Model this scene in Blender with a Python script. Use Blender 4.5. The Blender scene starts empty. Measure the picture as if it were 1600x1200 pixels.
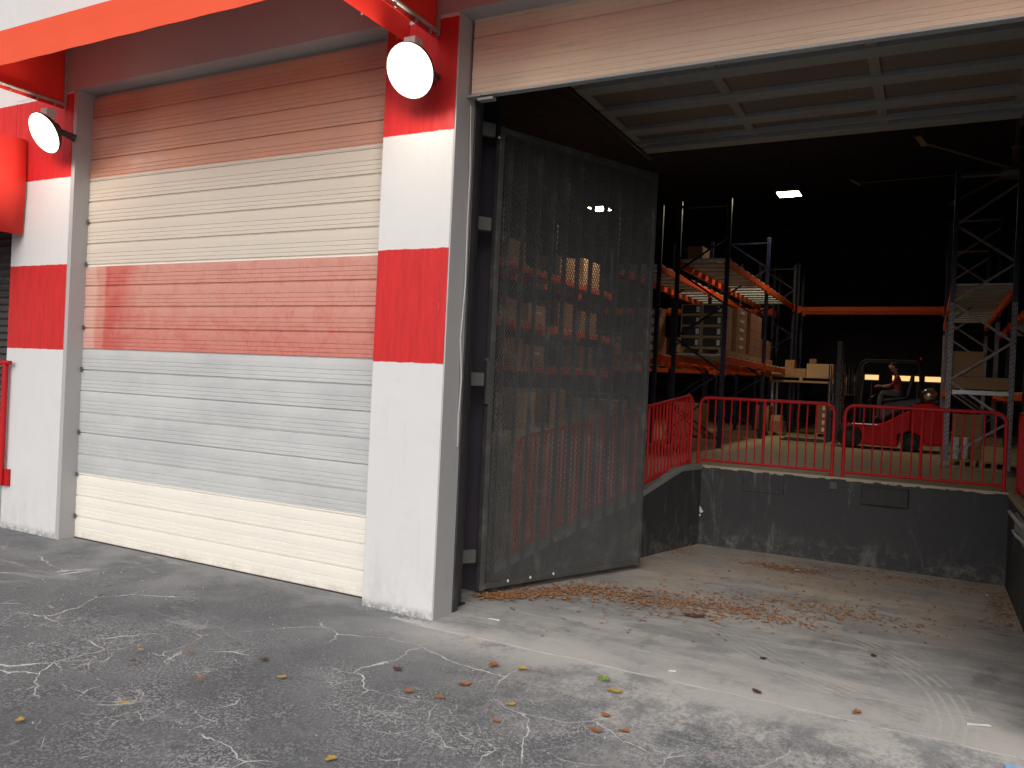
import bpy, math, random
from mathutils import Vector, Matrix
random.seed(7)
S = 1.3                      # authoring unit -> metres
scn = bpy.context.scene
C = scn.collection
R = math.radians

# ------------------------------------------------------------------ camera
cd = bpy.data.cameras.new('camera'); cam = bpy.data.objects.new('camera', cd); C.objects.link(cam)
cd.sensor_fit = 'HORIZONTAL'; cd.sensor_width = 36.0; cd.lens = 36.0 * 1242.09 / 1600.0
cd.clip_start = 0.05; cd.clip_end = 2000
yaw, pitch, roll = 0.484003980, -0.00400964, -0.0465076856
f = Vector((-math.sin(yaw) * math.cos(pitch), math.cos(yaw) * math.cos(pitch), math.sin(pitch)))
r = Vector((math.cos(yaw), math.sin(yaw), 0)); d = -r.cross(f)
r2 = r * math.cos(roll) + d * math.sin(roll); d2 = -r * math.sin(roll) + d * math.cos(roll)
cam.matrix_world = Matrix(((r2.x, -d2.x, -f.x, 3.17027594 * S), (r2.y, -d2.y, -f.y, -4.94894755 * S),
                           (r2.z, -d2.z, -f.z, 1.8 * S), (0, 0, 0, 1)))
scn.camera = cam

# ------------------------------------------------------------------ world, sun, exposure
w = bpy.data.worlds.new('World'); scn.world = w; w.use_nodes = True
nt = w.node_tree; nt.nodes.clear()
sky = nt.nodes.new('ShaderNodeTexSky'); sky.sky_type = 'NISHITA'; sky.sun_disc = False
SUN_EL, SUN_AZ = 36.0, 164.0          # azimuth clockwise from +Y: the sun stands in front of the facade, behind cloud
sky.sun_elevation = R(SUN_EL); sky.sun_rotation = R(SUN_AZ); sky.dust_density = 4.0; sky.air_density = 1.0
hsv = nt.nodes.new('ShaderNodeHueSaturation'); hsv.inputs['Saturation'].default_value = 0.22
bg = nt.nodes.new('ShaderNodeBackground'); bg.inputs['Strength'].default_value = 0.115
wo = nt.nodes.new('ShaderNodeOutputWorld')
nt.links.new(sky.outputs[0], hsv.inputs['Color']); nt.links.new(hsv.outputs[0], bg.inputs[0]); nt.links.new(bg.outputs[0], wo.inputs[0])
sl = bpy.data.lights.new('sun', 'SUN'); sl.energy = 0.9; sl.angle = R(85); sl.color = (1.0, 0.98, 0.955)
so = bpy.data.objects.new('sun', sl); C.objects.link(so)
sv = Vector((math.sin(R(SUN_AZ)) * math.cos(R(SUN_EL)), math.cos(R(SUN_AZ)) * math.cos(R(SUN_EL)), math.sin(R(SUN_EL))))
so.rotation_euler = sv.to_track_quat('Z', 'Y').to_euler()
scn.view_settings.view_transform = 'Standard'; scn.view_settings.look = 'None'
scn.view_settings.exposure = 0.29; scn.view_settings.gamma = 1.0; scn.view_settings.use_curve_mapping = False
WALL_LAMP_W, BAY_LAMP_W = 21.0, 74.0

# ------------------------------------------------------------------ node helper
class NT:
    def __init__(s, name):
        s.m = bpy.data.materials.new(name); s.m.use_nodes = True
        s.t = s.m.node_tree; s.b = s.t.nodes['Principled BSDF']; s.pos = s.t.nodes.new('ShaderNodeNewGeometry').outputs['Position']
        s.obj = None
    def n(s, t, **k):
        x = s.t.nodes.new(t)
        for a, b in k.items(): setattr(x, a, b)
        return x
    def link(s, a, b):
        if isinstance(a, (int, float)): b.default_value = a
        elif isinstance(a, (tuple, list)): b.default_value = tuple(a) + ((1,) if len(a) == 3 and len(b.default_value) == 4 else ())
        else: s.t.links.new(a, b)
    def vscale(s, v, sc):
        x = s.n('ShaderNodeMapping'); s.link(v, x.inputs[0]); x.inputs['Scale'].default_value = sc; return x.outputs[0]
    def noise(s, scale, detail=4, rough=.6, vec=None, out='Fac', dist=0.0):
        x = s.n('ShaderNodeTexNoise'); s.link(vec or s.pos, x.inputs['Vector'])
        x.inputs['Scale'].default_value = scale; x.inputs['Detail'].default_value = detail
        x.inputs['Roughness'].default_value = rough; x.inputs['Distortion'].default_value = dist
        return x.outputs[out]
    def vor(s, scale, feature='F1', vec=None, rnd=1.0, out=0):
        x = s.n('ShaderNodeTexVoronoi', feature=feature); s.link(vec or s.pos, x.inputs['Vector'])
        x.inputs['Scale'].default_value = scale; x.inputs['Randomness'].default_value = rnd; return x.outputs[out]
    def ramp(s, v, a, b, lo=0.0, hi=1.0, smooth=True):
        x = s.n('ShaderNodeMapRange'); x.interpolation_type = 'SMOOTHSTEP' if smooth else 'LINEAR'
        s.link(v, x.inputs[0]); x.inputs[1].default_value = a; x.inputs[2].default_value = b
        x.inputs[3].default_value = lo; x.inputs[4].default_value = hi; return x.outputs[0]
    def math(s, op, a, b=0.0, c=None):
        x = s.n('ShaderNodeMath', operation=op); s.link(a, x.inputs[0]); s.link(b, x.inputs[1])
        if c is not None: s.link(c, x.inputs[2])
        return x.outputs[0]
    def mix(s, f, a, b, mode='MIX'):
        x = s.n('ShaderNodeMix', data_type='RGBA', blend_type=mode)
        s.link(f, x.inputs[0]); s.link(a, x.inputs[6]); s.link(b, x.inputs[7]); return x.outputs[2]
    def xyz(s, v=None):
        x = s.n('ShaderNodeSeparateXYZ'); s.link(v or s.pos, x.inputs[0]); return x.outputs
    def bump(s, h, strength=.3, dist=.01):
        x = s.n('ShaderNodeBump'); x.inputs['Strength'].default_value = strength; x.inputs['Distance'].default_value = dist
        s.link(h, x.inputs['Height']); s.t.links.new(x.outputs[0], s.b.inputs['Normal'])
    def end(s, col, rough=.6, metal=0.0, spec=None):
        s.link(col, s.b.inputs['Base Color']); s.link(rough, s.b.inputs['Roughness']); s.b.inputs['Metallic'].default_value = metal
        if spec is not None: s.b.inputs['Specular IOR Level'].default_value = spec
        return s.m

def simple(name, col, rough=.6, metal=0.0, var=.18, scale=6.0, bump=.1, dirt=None, dirt_amt=.5, spec=None):
    n = NT(name)
    a = tuple(c * (1 - var) for c in col); b = tuple(min(1, c * (1 + var)) for c in col)
    c = n.mix(n.noise(scale, 5, .65), a, b)
    if dirt is not None:
        c = n.mix(n.ramp(n.noise(scale * .6, 6, .7), .5, .72, 0, dirt_amt), c, dirt)
    if bump: n.bump(n.noise(scale * 8, 3), bump, .004)
    return n.end(c, n.ramp(n.noise(scale * 2, 3), .3, .7, max(0.05, rough - .08), min(1, rough + .08)), metal, spec)

def emis(name, col, strength, base=(.8, .8, .8)):
    n = NT(name); n.link(col, n.b.inputs['Emission Color']); n.b.inputs['Emission Strength'].default_value = strength
    return n.end(base, .5)

M = {}
M['pipe_red'] = simple('red pipe paint', (.42, .012, .014), .5, 0, .2, 9, .08, (.16, .02, .02), .5, .2)
M['beam'] = simple('orange rack beam paint', (.66, .085, .014), .5, 0, .12, 5, .05, (.2, .05, .02), .4, .25)
M['navy'] = simple('navy rack post paint', (.006, .007, .030), .42, 0, .25, 8, .05, (.08, .07, .08), .3)
M['lit_worn_post'] = simple('lit scuffed purple grey post paint', (.24, .20, .21), .45, .2, .35, 14, .1, (.08, .05, .09), .7)  # bright tone includes the outdoor light falling on the lower posts
M['galv'] = simple('galvanised steel', (.42, .43, .42), .45, .6, .2, 8, .08)
M['deck'] = simple('pale corrugated deck', (.46, .50, .48), .5, .1, .15, 5, .05)
M['carton'] = simple('brown cardboard', (.36, .20, .095), .85, 0, .14, 4, .05)
M['carton_light'] = simple('light cardboard', (.50, .32, .17), .85, 0, .12, 4, .05)
M['carton_red'] = simple('reddish cardboard', (.30, .13, .07), .85, 0, .16, 4, .05)
M['carton_black'] = simple('black printed carton', (.03, .026, .024), .6, 0, .2, 4, 0)
M['label'] = simple('white paper label', (.75, .73, .68), .8, 0, .05, 9, 0)
M['wood'] = simple('pallet wood', (.42, .27, .13), .8, 0, .25, 7, .15)
M['black_steel'] = simple('black painted steel', (.030, .028, .031), .5, 0, .35, 5, .12, (.09, .085, .085), .35)
M['gate_steel'] = simple('weathered dark grey steel', (.054, .052, .050), .62, .1, .3, 8, .1, (.22, .2, .18), .35)
M['rust_hinge'] = simple('grey hinge steel', (.10, .095, .09), .5, .3, .2, 20, .1)
M['lamp_metal'] = simple('white lamp housing', (.55, .54, .52), .4, .1, .08, 10, 0)
M['lamp_dark'] = simple('dark lamp rim', (.06, .055, .05), .45, .2, .15, 10, 0)
M['rubber'] = simple('black rubber', (.018, .018, .018), .75, 0, .3, 20, .2, (.05, .045, .04), .4)
M['fork_red'] = simple('red forklift paint', (.70, .010, .006), .5, 0, .1, 3, .03, (.2, .01, .01), .25, .2)
M['fork_black'] = simple('black forklift metal', (.025, .024, .026), .45, .1, .2, 8, .05)
M['steel'] = simple('bare steel', (.5, .47, .42), .3, .9, .1, 8, .03)
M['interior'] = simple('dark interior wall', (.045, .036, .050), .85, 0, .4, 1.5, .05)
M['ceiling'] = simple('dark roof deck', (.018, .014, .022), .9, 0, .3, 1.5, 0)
M['fan'] = simple('grey fan blade', (.14, .11, .105), .6, .1, .15, 4, 0)
M['fan_tip'] = simple('tan blade tip', (.20, .13, .08), .5, 0, .1, 4, 0)
M['skin'] = simple('skin', (.42, .2, .13), .6, 0, .08, 20, 0)
M['shirt'] = simple('dark red shirt', (.22, .02, .025), .8, 0, .15, 15, .1)
M['trouser'] = simple('grey trousers', (.13, .13, .13), .85, 0, .15, 15, .1)
M['hair'] = simple('dark hair', (.02, .014, .012), .7, 0, .3, 30, .2)
M['buckets'] = simple('white plastic', (.72, .70, .66), .45, 0, .05, 8, 0)
M['strut'] = simple('grey green galvanised strut', (.40, .425, .425), .5, .25, .22, 7, .06)
M['cable'] = simple('pale cable', (.45, .43, .40), .6, 0, .1, 20, 0)
M['glow'] = emis('lamp diffuser', (1, .93, .74), 16.0)
M['glow_rim'] = emis('yellow lens rim', (1, .80, .42), .95)
M['glow_bay'] = emis('bay lamp diffuser', (1, .90, .62), 22.0)
M['strip_glow'] = emis('warm lit strip', (1, .56, .20), .9)

# leaves (each leaf its own tint from its random number)
def leafmat(name, a, b):
    n = NT(name); oi = n.n('ShaderNodeObjectInfo')
    c = n.mix(oi.outputs['Random'], a, b); c = n.mix(n.noise(40, 3), c, tuple(x * .55 for x in a))
    return n.end(c, .75)
M['leaf'] = leafmat('dry leaf', (.42, .14, .055), (.34, .19, .08))
M['leaf_yellow'] = leafmat('yellow leaf', (.6, .38, .06), (.5, .36, .1))
M['leaf_dark'] = leafmat('dark leaf', (.10, .035, .022), (.14, .05, .03))
M['weed'] = leafmat('green weed', (.16, .30, .03), (.2, .36, .05))
n = NT('leaf litter'); c = n.mix(n.noise(9, 5, .8), (.20, .075, .03), (.58, .27, .10)); c = n.mix(n.ramp(n.noise(30, 2), .5, .62), c, (.20, .12, .07))
M['litter'] = n.end(c, .85)

# asphalt -----------------------------------------------------------
def asphalt():
    n = NT('cracked asphalt')
    big = n.noise(.55, 6, .62); mid = n.noise(2.6, 6, .65); fine = n.noise(75, 4, .75); 
    base = n.mix(n.ramp(big, .32, .68), (.100, .104, .110), (.180, .185, .191))
    base = n.mix(n.ramp(mid, .35, .75, 0, .55), base, (.080, .084, .090))
    base = n.mix(n.ramp(n.noise(.9, 4, .6, n.vscale(n.pos, (1, 1, 1))), .55, .75, 0, .35), base, (.175, .165, .178))
    # exposed pale aggregate, stronger in patches
    chips = n.ramp(n.vor(50), .30, .16); chips2 = n.ramp(n.noise(42, 3, .6), .49, .60)
    patch = n.ramp(n.noise(1.3, 5, .65), .38, .66)
    xy = n.xyz()
    near = n.ramp(n.math('ADD', xy[1], n.math('MULTIPLY', xy[0], -.22)), -.5, -2.0)
    agg = n.math('MULTIPLY', n.math('MAXIMUM', chips, n.math('MULTIPLY', chips2, .7)), n.math('MULTIPLY', n.math('MULTIPLY_ADD', patch, .75, .25), n.math('MULTIPLY_ADD', near, .6, .4)))
    col = n.mix(n.math('MULTIPLY', agg, .70), base, (.49, .50, .51))
    dk = n.ramp(n.vor(48, vec=n.vscale(n.pos, (1.1, .9, 1))), .25, .08)
    col = n.mix(n.math('MULTIPLY', dk, .7), col, (.045, .045, .047))
    col = n.mix(n.ramp(n.noise(4.5, 5, .75), .54, .70, 0, .55), col, (.07, .07, .073))
    # wiggly cracks filled with pale dust
    def warp(src, scale, det, amp):
        wv = n.n('ShaderNodeVectorMath', operation='MULTIPLY_ADD')
        n.link(n.noise(scale, det, .6, out='Color'), wv.inputs[0]); wv.inputs[1].default_value = (amp, amp, 0); n.link(src, wv.inputs[2]); return wv.outputs[0]
    wp = warp(warp(n.pos, 1.6, 2, .42), 11, 4, .085)
    d1 = n.vor(1.05, 'DISTANCE_TO_EDGE', wp); d2 = n.vor(2.7, 'DISTANCE_TO_EDGE', wp); d3 = n.vor(7.5, 'DISTANCE_TO_EDGE', wp)
    wid = n.ramp(n.noise(3.5, 3, .7), .35, .7)
    def crack(dd, w0, w1, mask):
        e = n.math('DIVIDE', dd, n.math('MULTIPLY_ADD', wid, w1, w0))
        return n.math('MULTIPLY', n.ramp(e, 1.0, .45), mask)
    k1 = crack(d1, .003, .010, n.ramp(n.noise(.7, 2), .47, .55))
    k2 = crack(d2, .004, .015, n.math('MULTIPLY', n.ramp(n.noise(.95, 3, .6, n.vscale(n.pos, (1, 1.3, 5))), .53, .62, 0, .9), n.math('MULTIPLY_ADD', near, .8, .2)))
    k3 = crack(d3, .012, .036, n.math('MULTIPLY', n.ramp(n.noise(1.3, 3, .6, n.vscale(n.pos, (1.2, 1, 9))), .52, .64, 0, .5), near))
    kk = n.math('MAXIMUM', n.math('MAXIMUM', k1, k2), k3)
    kk = n.math('MULTIPLY', kk, n.ramp(xy[1], -.35, -.9))
    kk = n.math('MULTIPLY', kk, n.ramp(n.noise(16, 3, .7), .28, .42, .3, 1))
    dust = n.mix(n.noise(6, 4), (.66, .635, .60), (.55, .55, .54))
    col = n.mix(n.math('MULTIPLY', kk, .95), col, dust)
    # pale sandy smears, mostly towards the wall and the truck well
    sm = n.ramp(n.noise(1.1, 6, .7, n.vscale(n.pos, (.55, 1.9, 1)), dist=.6), .56, .74)
    wl = n.math('MULTIPLY', sm, n.ramp(xy[1], -3.6, -.6, .15, .85))
    col = n.mix(wl, col, (.36, .36, .355))
    wp2 = n.math('MULTIPLY', n.ramp(n.noise(.8, 5, .6, dist=.4), .40, .60), n.ramp(xy[1], -1.6, -.3))
    col = n.mix(n.math('MULTIPLY', wp2, .55), col, (.275, .278, .28))
    rx = n.math('MULTIPLY', n.ramp(xy[0], .4, 2.6), n.ramp(xy[1], -2.4, -.3))
    col = n.mix(n.math('MULTIPLY', rx, n.math('MULTIPLY', n.ramp(n.noise(2.2, 6, .75), .38, .62, 0, .9), n.ramp(n.noise(26, 4, .75, n.vscale(n.pos, (1, .6, 1))), .38, .56, .25, 1))), col, (.56, .535, .50))
    jm = n.math('MULTIPLY', n.ramp(n.math('ABSOLUTE', n.math('ADD', xy[1], .17)), .75, .02), n.ramp(xy[0], -.6, .6))
    jn = n.ramp(n.math('ADD', n.math('MULTIPLY', n.noise(1.1, 6, .7), .7), n.math('MULTIPLY', n.noise(17, 5, .8, n.vscale(n.pos, (1, .7, 1))), .3)), .42, .56)
    col = n.mix(n.math('MULTIPLY', jm, n.math('MULTIPLY_ADD', jn, .75, .15)), col, (.46, .445, .42))
    col = n.mix(n.math('MULTIPLY', n.ramp(n.math('ABSOLUTE', n.math('ADD', n.math('ADD', xy[1], .155), n.math('MULTIPLY', n.noise(2.5, 4, .7), .04))), .022, .008), n.math('MULTIPLY', n.ramp(xy[0], -.3, .1), n.ramp(n.noise(1.6, 3), .45, .60, 0, .5))), col, (.60, .57, .53))
    h = n.math('SUBTRACT', n.math('ADD', n.math('MULTIPLY', fine, .5), n.math('MULTIPLY', agg, .4)), n.math('MULTIPLY', kk, .8))
    n.bump(h, .55, .012)
    return n.end(col, .92, 0, .25)
M['asphalt'] = asphalt()

def concrete_floor():
    n = NT('dusty concrete slab'); xy = n.xyz()
    col = n.mix(n.ramp(n.noise(.8, 6, .65), .3, .7), (.18, .187, .19), (.335, .335, .325))
    st = n.noise(2.2, 7, .72, n.vscale(n.pos, (.45, 1.6, 1)), dist=.8)
    col = n.mix(n.ramp(st, .46, .60, 0, .75), col, (.42, .40, .37))
    col = n.mix(n.ramp(n.noise(5, 7, .8, n.vscale(n.pos, (.35, 1.8, 1)), dist=.5), .55, .68, 0, .55), col, (.17, .175, .175))
    col = n.mix(n.ramp(n.noise(19, 5, .85, n.vscale(n.pos, (.5, 1.4, 1))), .58, .70, 0, .5), col, (.55, .52, .47))
    col = n.mix(n.ramp(n.noise(1.6, 6, .7, n.vscale(n.pos, (1.7, .6, 1))), .54, .7, 0, .55), col, (.12, .125, .125))
    # sandy brown silt washed to the back of the well
    silt = n.math('MULTIPLY', n.ramp(xy[1], .6, 4.6), n.ramp(n.noise(1.1, 5, .7), .28, .62))
    col = n.mix(n.math('MULTIPLY', silt, .65), col, (.46, .345, .24))
    col = n.mix(n.math('MULTIPLY', n.ramp(n.noise(7, 5, .8), .58, .68), n.ramp(xy[1], .8, 2.6, .1, .55)), col, (.15, .075, .04))
    # curved tyre scuffs: rings round a point to the left of the tyre path
    def arc(cx, cy, r0, r1, off):
        v = n.n('ShaderNodeVectorMath', operation='DISTANCE')
        cm = n.n('ShaderNodeCombineXYZ'); n.link(xy[0], cm.inputs[0]); n.link(xy[1], cm.inputs[1])
        n.link(cm.outputs[0], v.inputs[0]); v.inputs[1].default_value = (cx, cy, 0)
        dist = n.math('ADD', v.outputs['Value'], n.math('MULTIPLY', n.noise(1.5, 2), .06))
        s = n.math('SINE', n.math('MULTIPLY_ADD', dist, 78.0, off))
        return n.math('MULTIPLY', n.ramp(s, .1, .9), n.math('MULTIPLY', n.ramp(dist, r0, r0 + .08), n.ramp(dist, r1, r1 - .08)))
    a1 = n.math('MULTIPLY', arc(2.2, .2, 2.0, 2.42, 0), n.ramp(xy[0], 3.2, 3.9))
    a2 = n.math('MULTIPLY', arc(6.0, 4.4, 4.4, 4.95, 1.3), n.ramp(xy[1], 2.3, .5))
    col = n.mix(n.math('MULTIPLY', n.math('MULTIPLY', a1, n.ramp(n.noise(4, 3), .35, .55)), .7), col, (.50, .47, .43))
    col = n.mix(n.math('MULTIPLY', n.math('MULTIPLY', a2, n.ramp(n.noise(4, 3), .35, .6)), .45), col, (.48, .46, .42))
    # pale dusty apron along the slab's outer joint
    ap = n.math('MULTIPLY', n.ramp(xy[1], 1.4, .0), n.ramp(n.noise(1.2, 6, .72), .36, .6))
    col = n.mix(n.math('MULTIPLY', ap, .7), col, (.50, .47, .43))
    col = n.mix(n.ramp(n.noise(60, 3, .7), .56, .7, 0, .22), col, (.12, .11, .10))
    sp = n.ramp(n.vor(26), .09, .04)
    col = n.mix(n.math('MULTIPLY', sp, n.ramp(n.noise(1.7, 3), .5, .6, 0, .6)), col, (.62, .6, .55))
    jm = n.math('MULTIPLY', n.ramp(n.math('ABSOLUTE', n.math('ADD', xy[1], .17)), .75, .02), n.ramp(xy[0], -.6, .6))
    jn = n.ramp(n.math('ADD', n.math('MULTIPLY', n.noise(1.1, 6, .7), .7), n.math('MULTIPLY', n.noise(17, 5, .8, n.vscale(n.pos, (1, .7, 1))), .3)), .42, .56)
    col = n.mix(n.math('MULTIPLY', jm, n.math('MULTIPLY_ADD', jn, .75, .15)), col, (.46, .445, .42))
    col = n.mix(n.math('MULTIPLY', n.ramp(n.math('ABSOLUTE', n.math('ADD', n.math('ADD', xy[1], .155), n.math('MULTIPLY', n.noise(2.5, 4, .7), .04))), .022, .008), n.math('MULTIPLY', n.ramp(xy[0], -.3, .1), n.ramp(n.noise(1.6, 3), .45, .60, 0, .5))), col, (.60, .57, .53))
    n.bump(n.math('ADD', n.noise(30, 5, .7), n.math('MULTIPLY', n.noise(4, 3), 1.0)), .25, .01)
    return n.end(col, n.ramp(n.noise(1.2, 4), .3, .7, .6, .9), 0, .3)
M['slab'] = concrete_floor()

def inner_floor():
    n = NT('tan warehouse floor'); 
    col = n.mix(n.noise(.9, 6, .65), (.36, .30, .19), (.26, .225, .155))
    col = n.mix(n.ramp(n.noise(3, 6, .7, n.vscale(n.pos, (.5, 1.5, 1))), .52, .7, 0, .5), col, (.16, .13, .10))
    n.bump(n.noise(20, 4), .1, .006)
    return n.end(col, .55, 0, .35)
M['floor'] = inner_floor()

def striped_wall():
    """white plaster with hand-rolled red bands at fixed heights"""
    n = NT('white plaster with red bands'); xyz = n.xyz(); z = xyz[2]
    zj = n.math('ADD', z, n.math('MULTIPLY', n.math('SUBTRACT', n.noise(9, 5, .75), .5), .035))
    def band(a, b):
        return n.math('MULTIPLY', n.ramp(zj, a * S - .004, a * S + .004, 0, 1, False), n.ramp(zj, b * S + .004, b * S - .004, 0, 1, False))
    red = n.math('MAXIMUM', band(1.90, 2.76), band(3.635, 4.47))
    white = n.mix(n.noise(1.3, 5, .65), (.63, .625, .618), (.57, .565, .56))
    white = n.mix(n.ramp(n.noise(2.1, 5, .7), .52, .74, 0, .30), white, (.50, .49, .485))
    low = n.math('MULTIPLY', n.ramp(z, .95, .0), n.ramp(n.noise(4, 6, .75, n.vscale(n.pos, (1, 1, .5))), .42, .68))
    white = n.mix(n.math('MULTIPLY', low, .40), white, (.40, .385, .375))
    edge = n.math('MULTIPLY', n.ramp(z, .12, .02), n.ramp(n.noise(14, 4, .8), .35, .6))
    white = n.mix(n.math('MULTIPLY', edge, .75), white, (.17, .165, .16))
    white = n.mix(n.ramp(n.noise(6, 5, .8, n.vscale(n.pos, (2.2, 2.2, .16))), .56, .72, 0, .22), white, (.42, .40, .385))
    streak = n.noise(5, 6, .75, n.vscale(n.pos, (2.6, 2.6, .28)))
    r = n.mix(n.ramp(streak, .35, .68), (.58, .016, .015), (.44, .014, .016))
    r = n.mix(n.ramp(n.noise(11, 5, .8, n.vscale(n.pos, (1.8, 1.8, .45)), dist=1.5), .62, .72, 0, .5), r, (.68, .10, .085))
    r = n.mix(n.ramp(n.noise(2.5, 4), .55, .75, 0, .4), r, (.40, .03, .032))
    n.bump(n.math('ADD', n.noise(35, 4, .7), n.math('MULTIPLY', n.noise(5, 4, .7, n.vscale(n.pos, (2, 2, .4))), 1.2)), .22, .008)
    return n.end(n.mix(red, white, r), n.ramp(streak, .3, .7, .45, .7), 0, .4)
M['wall'] = striped_wall()

def grey_plaster():
    n = NT('grey painted plaster')
    c = n.mix(n.noise(1.6, 5, .65), (.40, .395, .395), (.36, .355, .358))
    c = n.mix(n.ramp(n.noise(2.3, 6, .7, n.vscale(n.pos, (1.5, 1.5, .5))), .55, .75, 0, .4), c, (.28, .27, .27))
    n.bump(n.noise(30, 4, .7), .15, .006)
    return n.end(c, .62, 0, .35)
M['grey'] = grey_plaster()

def black_wall():
    n = NT('black painted concrete')
    c = n.mix(n.noise(1.4, 6, .7), (.020, .020, .022), (.045, .044, .044))
    c = n.mix(n.ramp(n.noise(2.6, 7, .75, n.vscale(n.pos, (1.4, 1.4, .35)), dist=.6), .52, .74, 0, .7), c, (.15, .15, .14))
    c = n.mix(n.math('MULTIPLY', n.ramp(n.xyz()[2], .5, .0), n.ramp(n.noise(5, 5, .8), .45, .7)), c, (.13, .115, .095))
    c = n.mix(n.ramp(n.noise(13, 3, .8), .73, .77, 0, .7), c, (.34, .32, .30))
    n.bump(n.noise(14, 6, .75), .5, .012)
    return n.end(c, .7, 0, .35)
M['black_wall'] = black_wall()

def curb_mat():
    n = NT('worn grey green curb')
    c = n.mix(n.noise(3, 6, .7), (.12, .135, .12), (.21, .215, .19)); n.bump(n.noise(20, 5), .4, .01)
    return n.end(c, .8)
M['curb'] = curb_mat()

def door_paint():
    n = NT('ribbed door paint'); xyz = n.xyz(); x, z = xyz[0], xyz[2]
    def step(a): return n.ramp(z, a * S - .003, a * S + .003, 0, 1, False)
    cream = n.mix(n.noise(1.2, 4), (.78, .735, .655), (.72, .68, .61))
    grey = n.mix(n.ramp(n.noise(1.5, 5, .65, n.vscale(n.pos, (.6, 1, 1.4))), .35, .65), (.50, .505, .50), (.435, .44, .438))
    tan = n.mix(n.noise(1.0, 5, .65), (.62, .55, .46), (.56, .505, .43))
    # faded red with a more saturated block and rubbed scratches
    nz = n.noise(4.5, 7, .8, n.vscale(n.pos, (1.0, 1, 1.0)), dist=.8)
    dense = n.math('MULTIPLY', n.ramp(n.math('ADD', x, n.math('MULTIPLY', n.noise(1.1, 4), 2.2)), -3.3, -4.3), n.ramp(x, -4.18 * S, -4.12 * S))
    low = n.ramp(z, 2.5 * S, 1.95 * S)
    sat = n.math('MINIMUM', n.math('ADD', n.math('MULTIPLY', dense, .9), n.math('ADD', n.math('MULTIPLY', low, .45), n.ramp(nz, .42, .66, -.1, .35))), 1.0)
    edge = n.ramp(n.math('ADD', x, n.math('MULTIPLY', n.noise(6, 4), .14)), -4.20 * S, -4.27 * S)
    red = n.mix(sat, (.55, .26, .205), (.48, .10, .078))
    red = n.mix(n.math('MULTIPLY', edge, .75), red, (.60, .37, .31))
    scr = n.ramp(n.noise(15, 5, .85, n.vscale(n.pos, (2.0, 1, .6)), dist=1.2), .60, .70, 0, .35)
    red = n.mix(scr, red, (.64, .40, .35))
    scr2 = n.ramp(n.noise(10, 6, .85, n.vscale(n.pos, (2.2, 1, .7)), dist=1.8), .55, .64, 0, .55)
    red = n.mix(n.math('MULTIPLY', scr2, n.ramp(x, -4.4, -3.2)), red, (.36, .09, .085))
    top = n.mix(n.ramp(n.noise(.9, 4), .35, .65), (.56, .27, .175), (.49, .255, .185))
    col = n.mix(step(.665), cream, grey)
    # faint drips under the red band
    dr = n.math('MULTIPLY', n.ramp(n.noise(9, 4, .7, n.vscale(n.pos, (1.6, 1, .25))), .52, .64, 0, .45), n.ramp(z, 1.7 * S, 1.92 * S))
    col = n.mix(dr, col, (.52, .44, .42))
    col = n.mix(step(1.925), col, red); col = n.mix(step(2.755), col, cream); col = n.mix(step(2.775), col, tan); col = n.mix(step(3.65), col, top)
    # grime that gathers in runs
    col = n.mix(n.ramp(n.noise(3.2, 6, .75, n.vscale(n.pos, (.35, 1, 2.6))), .56, .78, 0, .22), col, (.30, .27, .24))
    lo2 = n.math('MULTIPLY', n.ramp(z, .16, .0), n.ramp(n.noise(5, 5, .8), .35, .65))
    col = n.mix(n.math('MULTIPLY', lo2, .5), col, (.42, .35, .28))
    n.bump(n.noise(9, 3, .6, n.vscale(n.pos, (1, 1, 1))), .08, .01)
    return n.end(col, n.ramp(n.noise(2, 4), .3, .7, .42, .6), 0, .4)
M['door'] = door_paint()

def door_tan():
    n = NT('tan ribbed door paint')
    c = n.mix(n.noise(1.2, 5, .65, n.vscale(n.pos, (.4, 1, 2))), (.78, .63, .47), (.70, .575, .44))
    c = n.mix(n.ramp(n.noise(3, 6, .75, n.vscale(n.pos, (.3, 1, 3.5))), .52, .75, 0, .45), c, (.36, .29, .23))
    c = n.mix(n.ramp(n.noise(16, 4, .8), .71, .75, 0, .7), c, (.22, .12, .07))
    return n.end(c, .55)
M['door_tan'] = door_tan()
M['panel_back'] = simple('brown panel back', (.25, .19, .155), .7, 0, .2, 3, .05)

def fabric(name, a, b, trans=.25):
    n = NT(name)
    c = n.mix(n.noise(1.5, 4, .6), a, b); n.bump(n.noise(2.0, 3), .15, .012)
    n.end(c, .6, 0, .3)
    if trans:
        tr = n.n('ShaderNodeBsdfTranslucent'); n.link(c, tr.inputs[0])
        mx = n.n('ShaderNodeMixShader'); mx.inputs[0].default_value = trans
        n.t.links.new(n.b.outputs[0], mx.inputs[1]); n.t.links.new(tr.outputs[0], mx.inputs[2])
        n.t.links.new(mx.outputs[0], n.t.nodes['Material Output'].inputs[0])
    return n.m
M['awning'] = fabric('orange red awning fabric', (.86, .105, .04), (.80, .085, .032), .08)
M['awning_in'] = fabric('bright red awning fabric', (.78, .045, .03), (.70, .035, .025), .03)
M['blue_paint'] = simple('light blue paint', (.22, .48, .72), .6, 0, .1, 20, 0)
M['scrap'] = simple('white paper scrap', (.62, .60, .57), .8, 0, .05, 30, 0)

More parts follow.
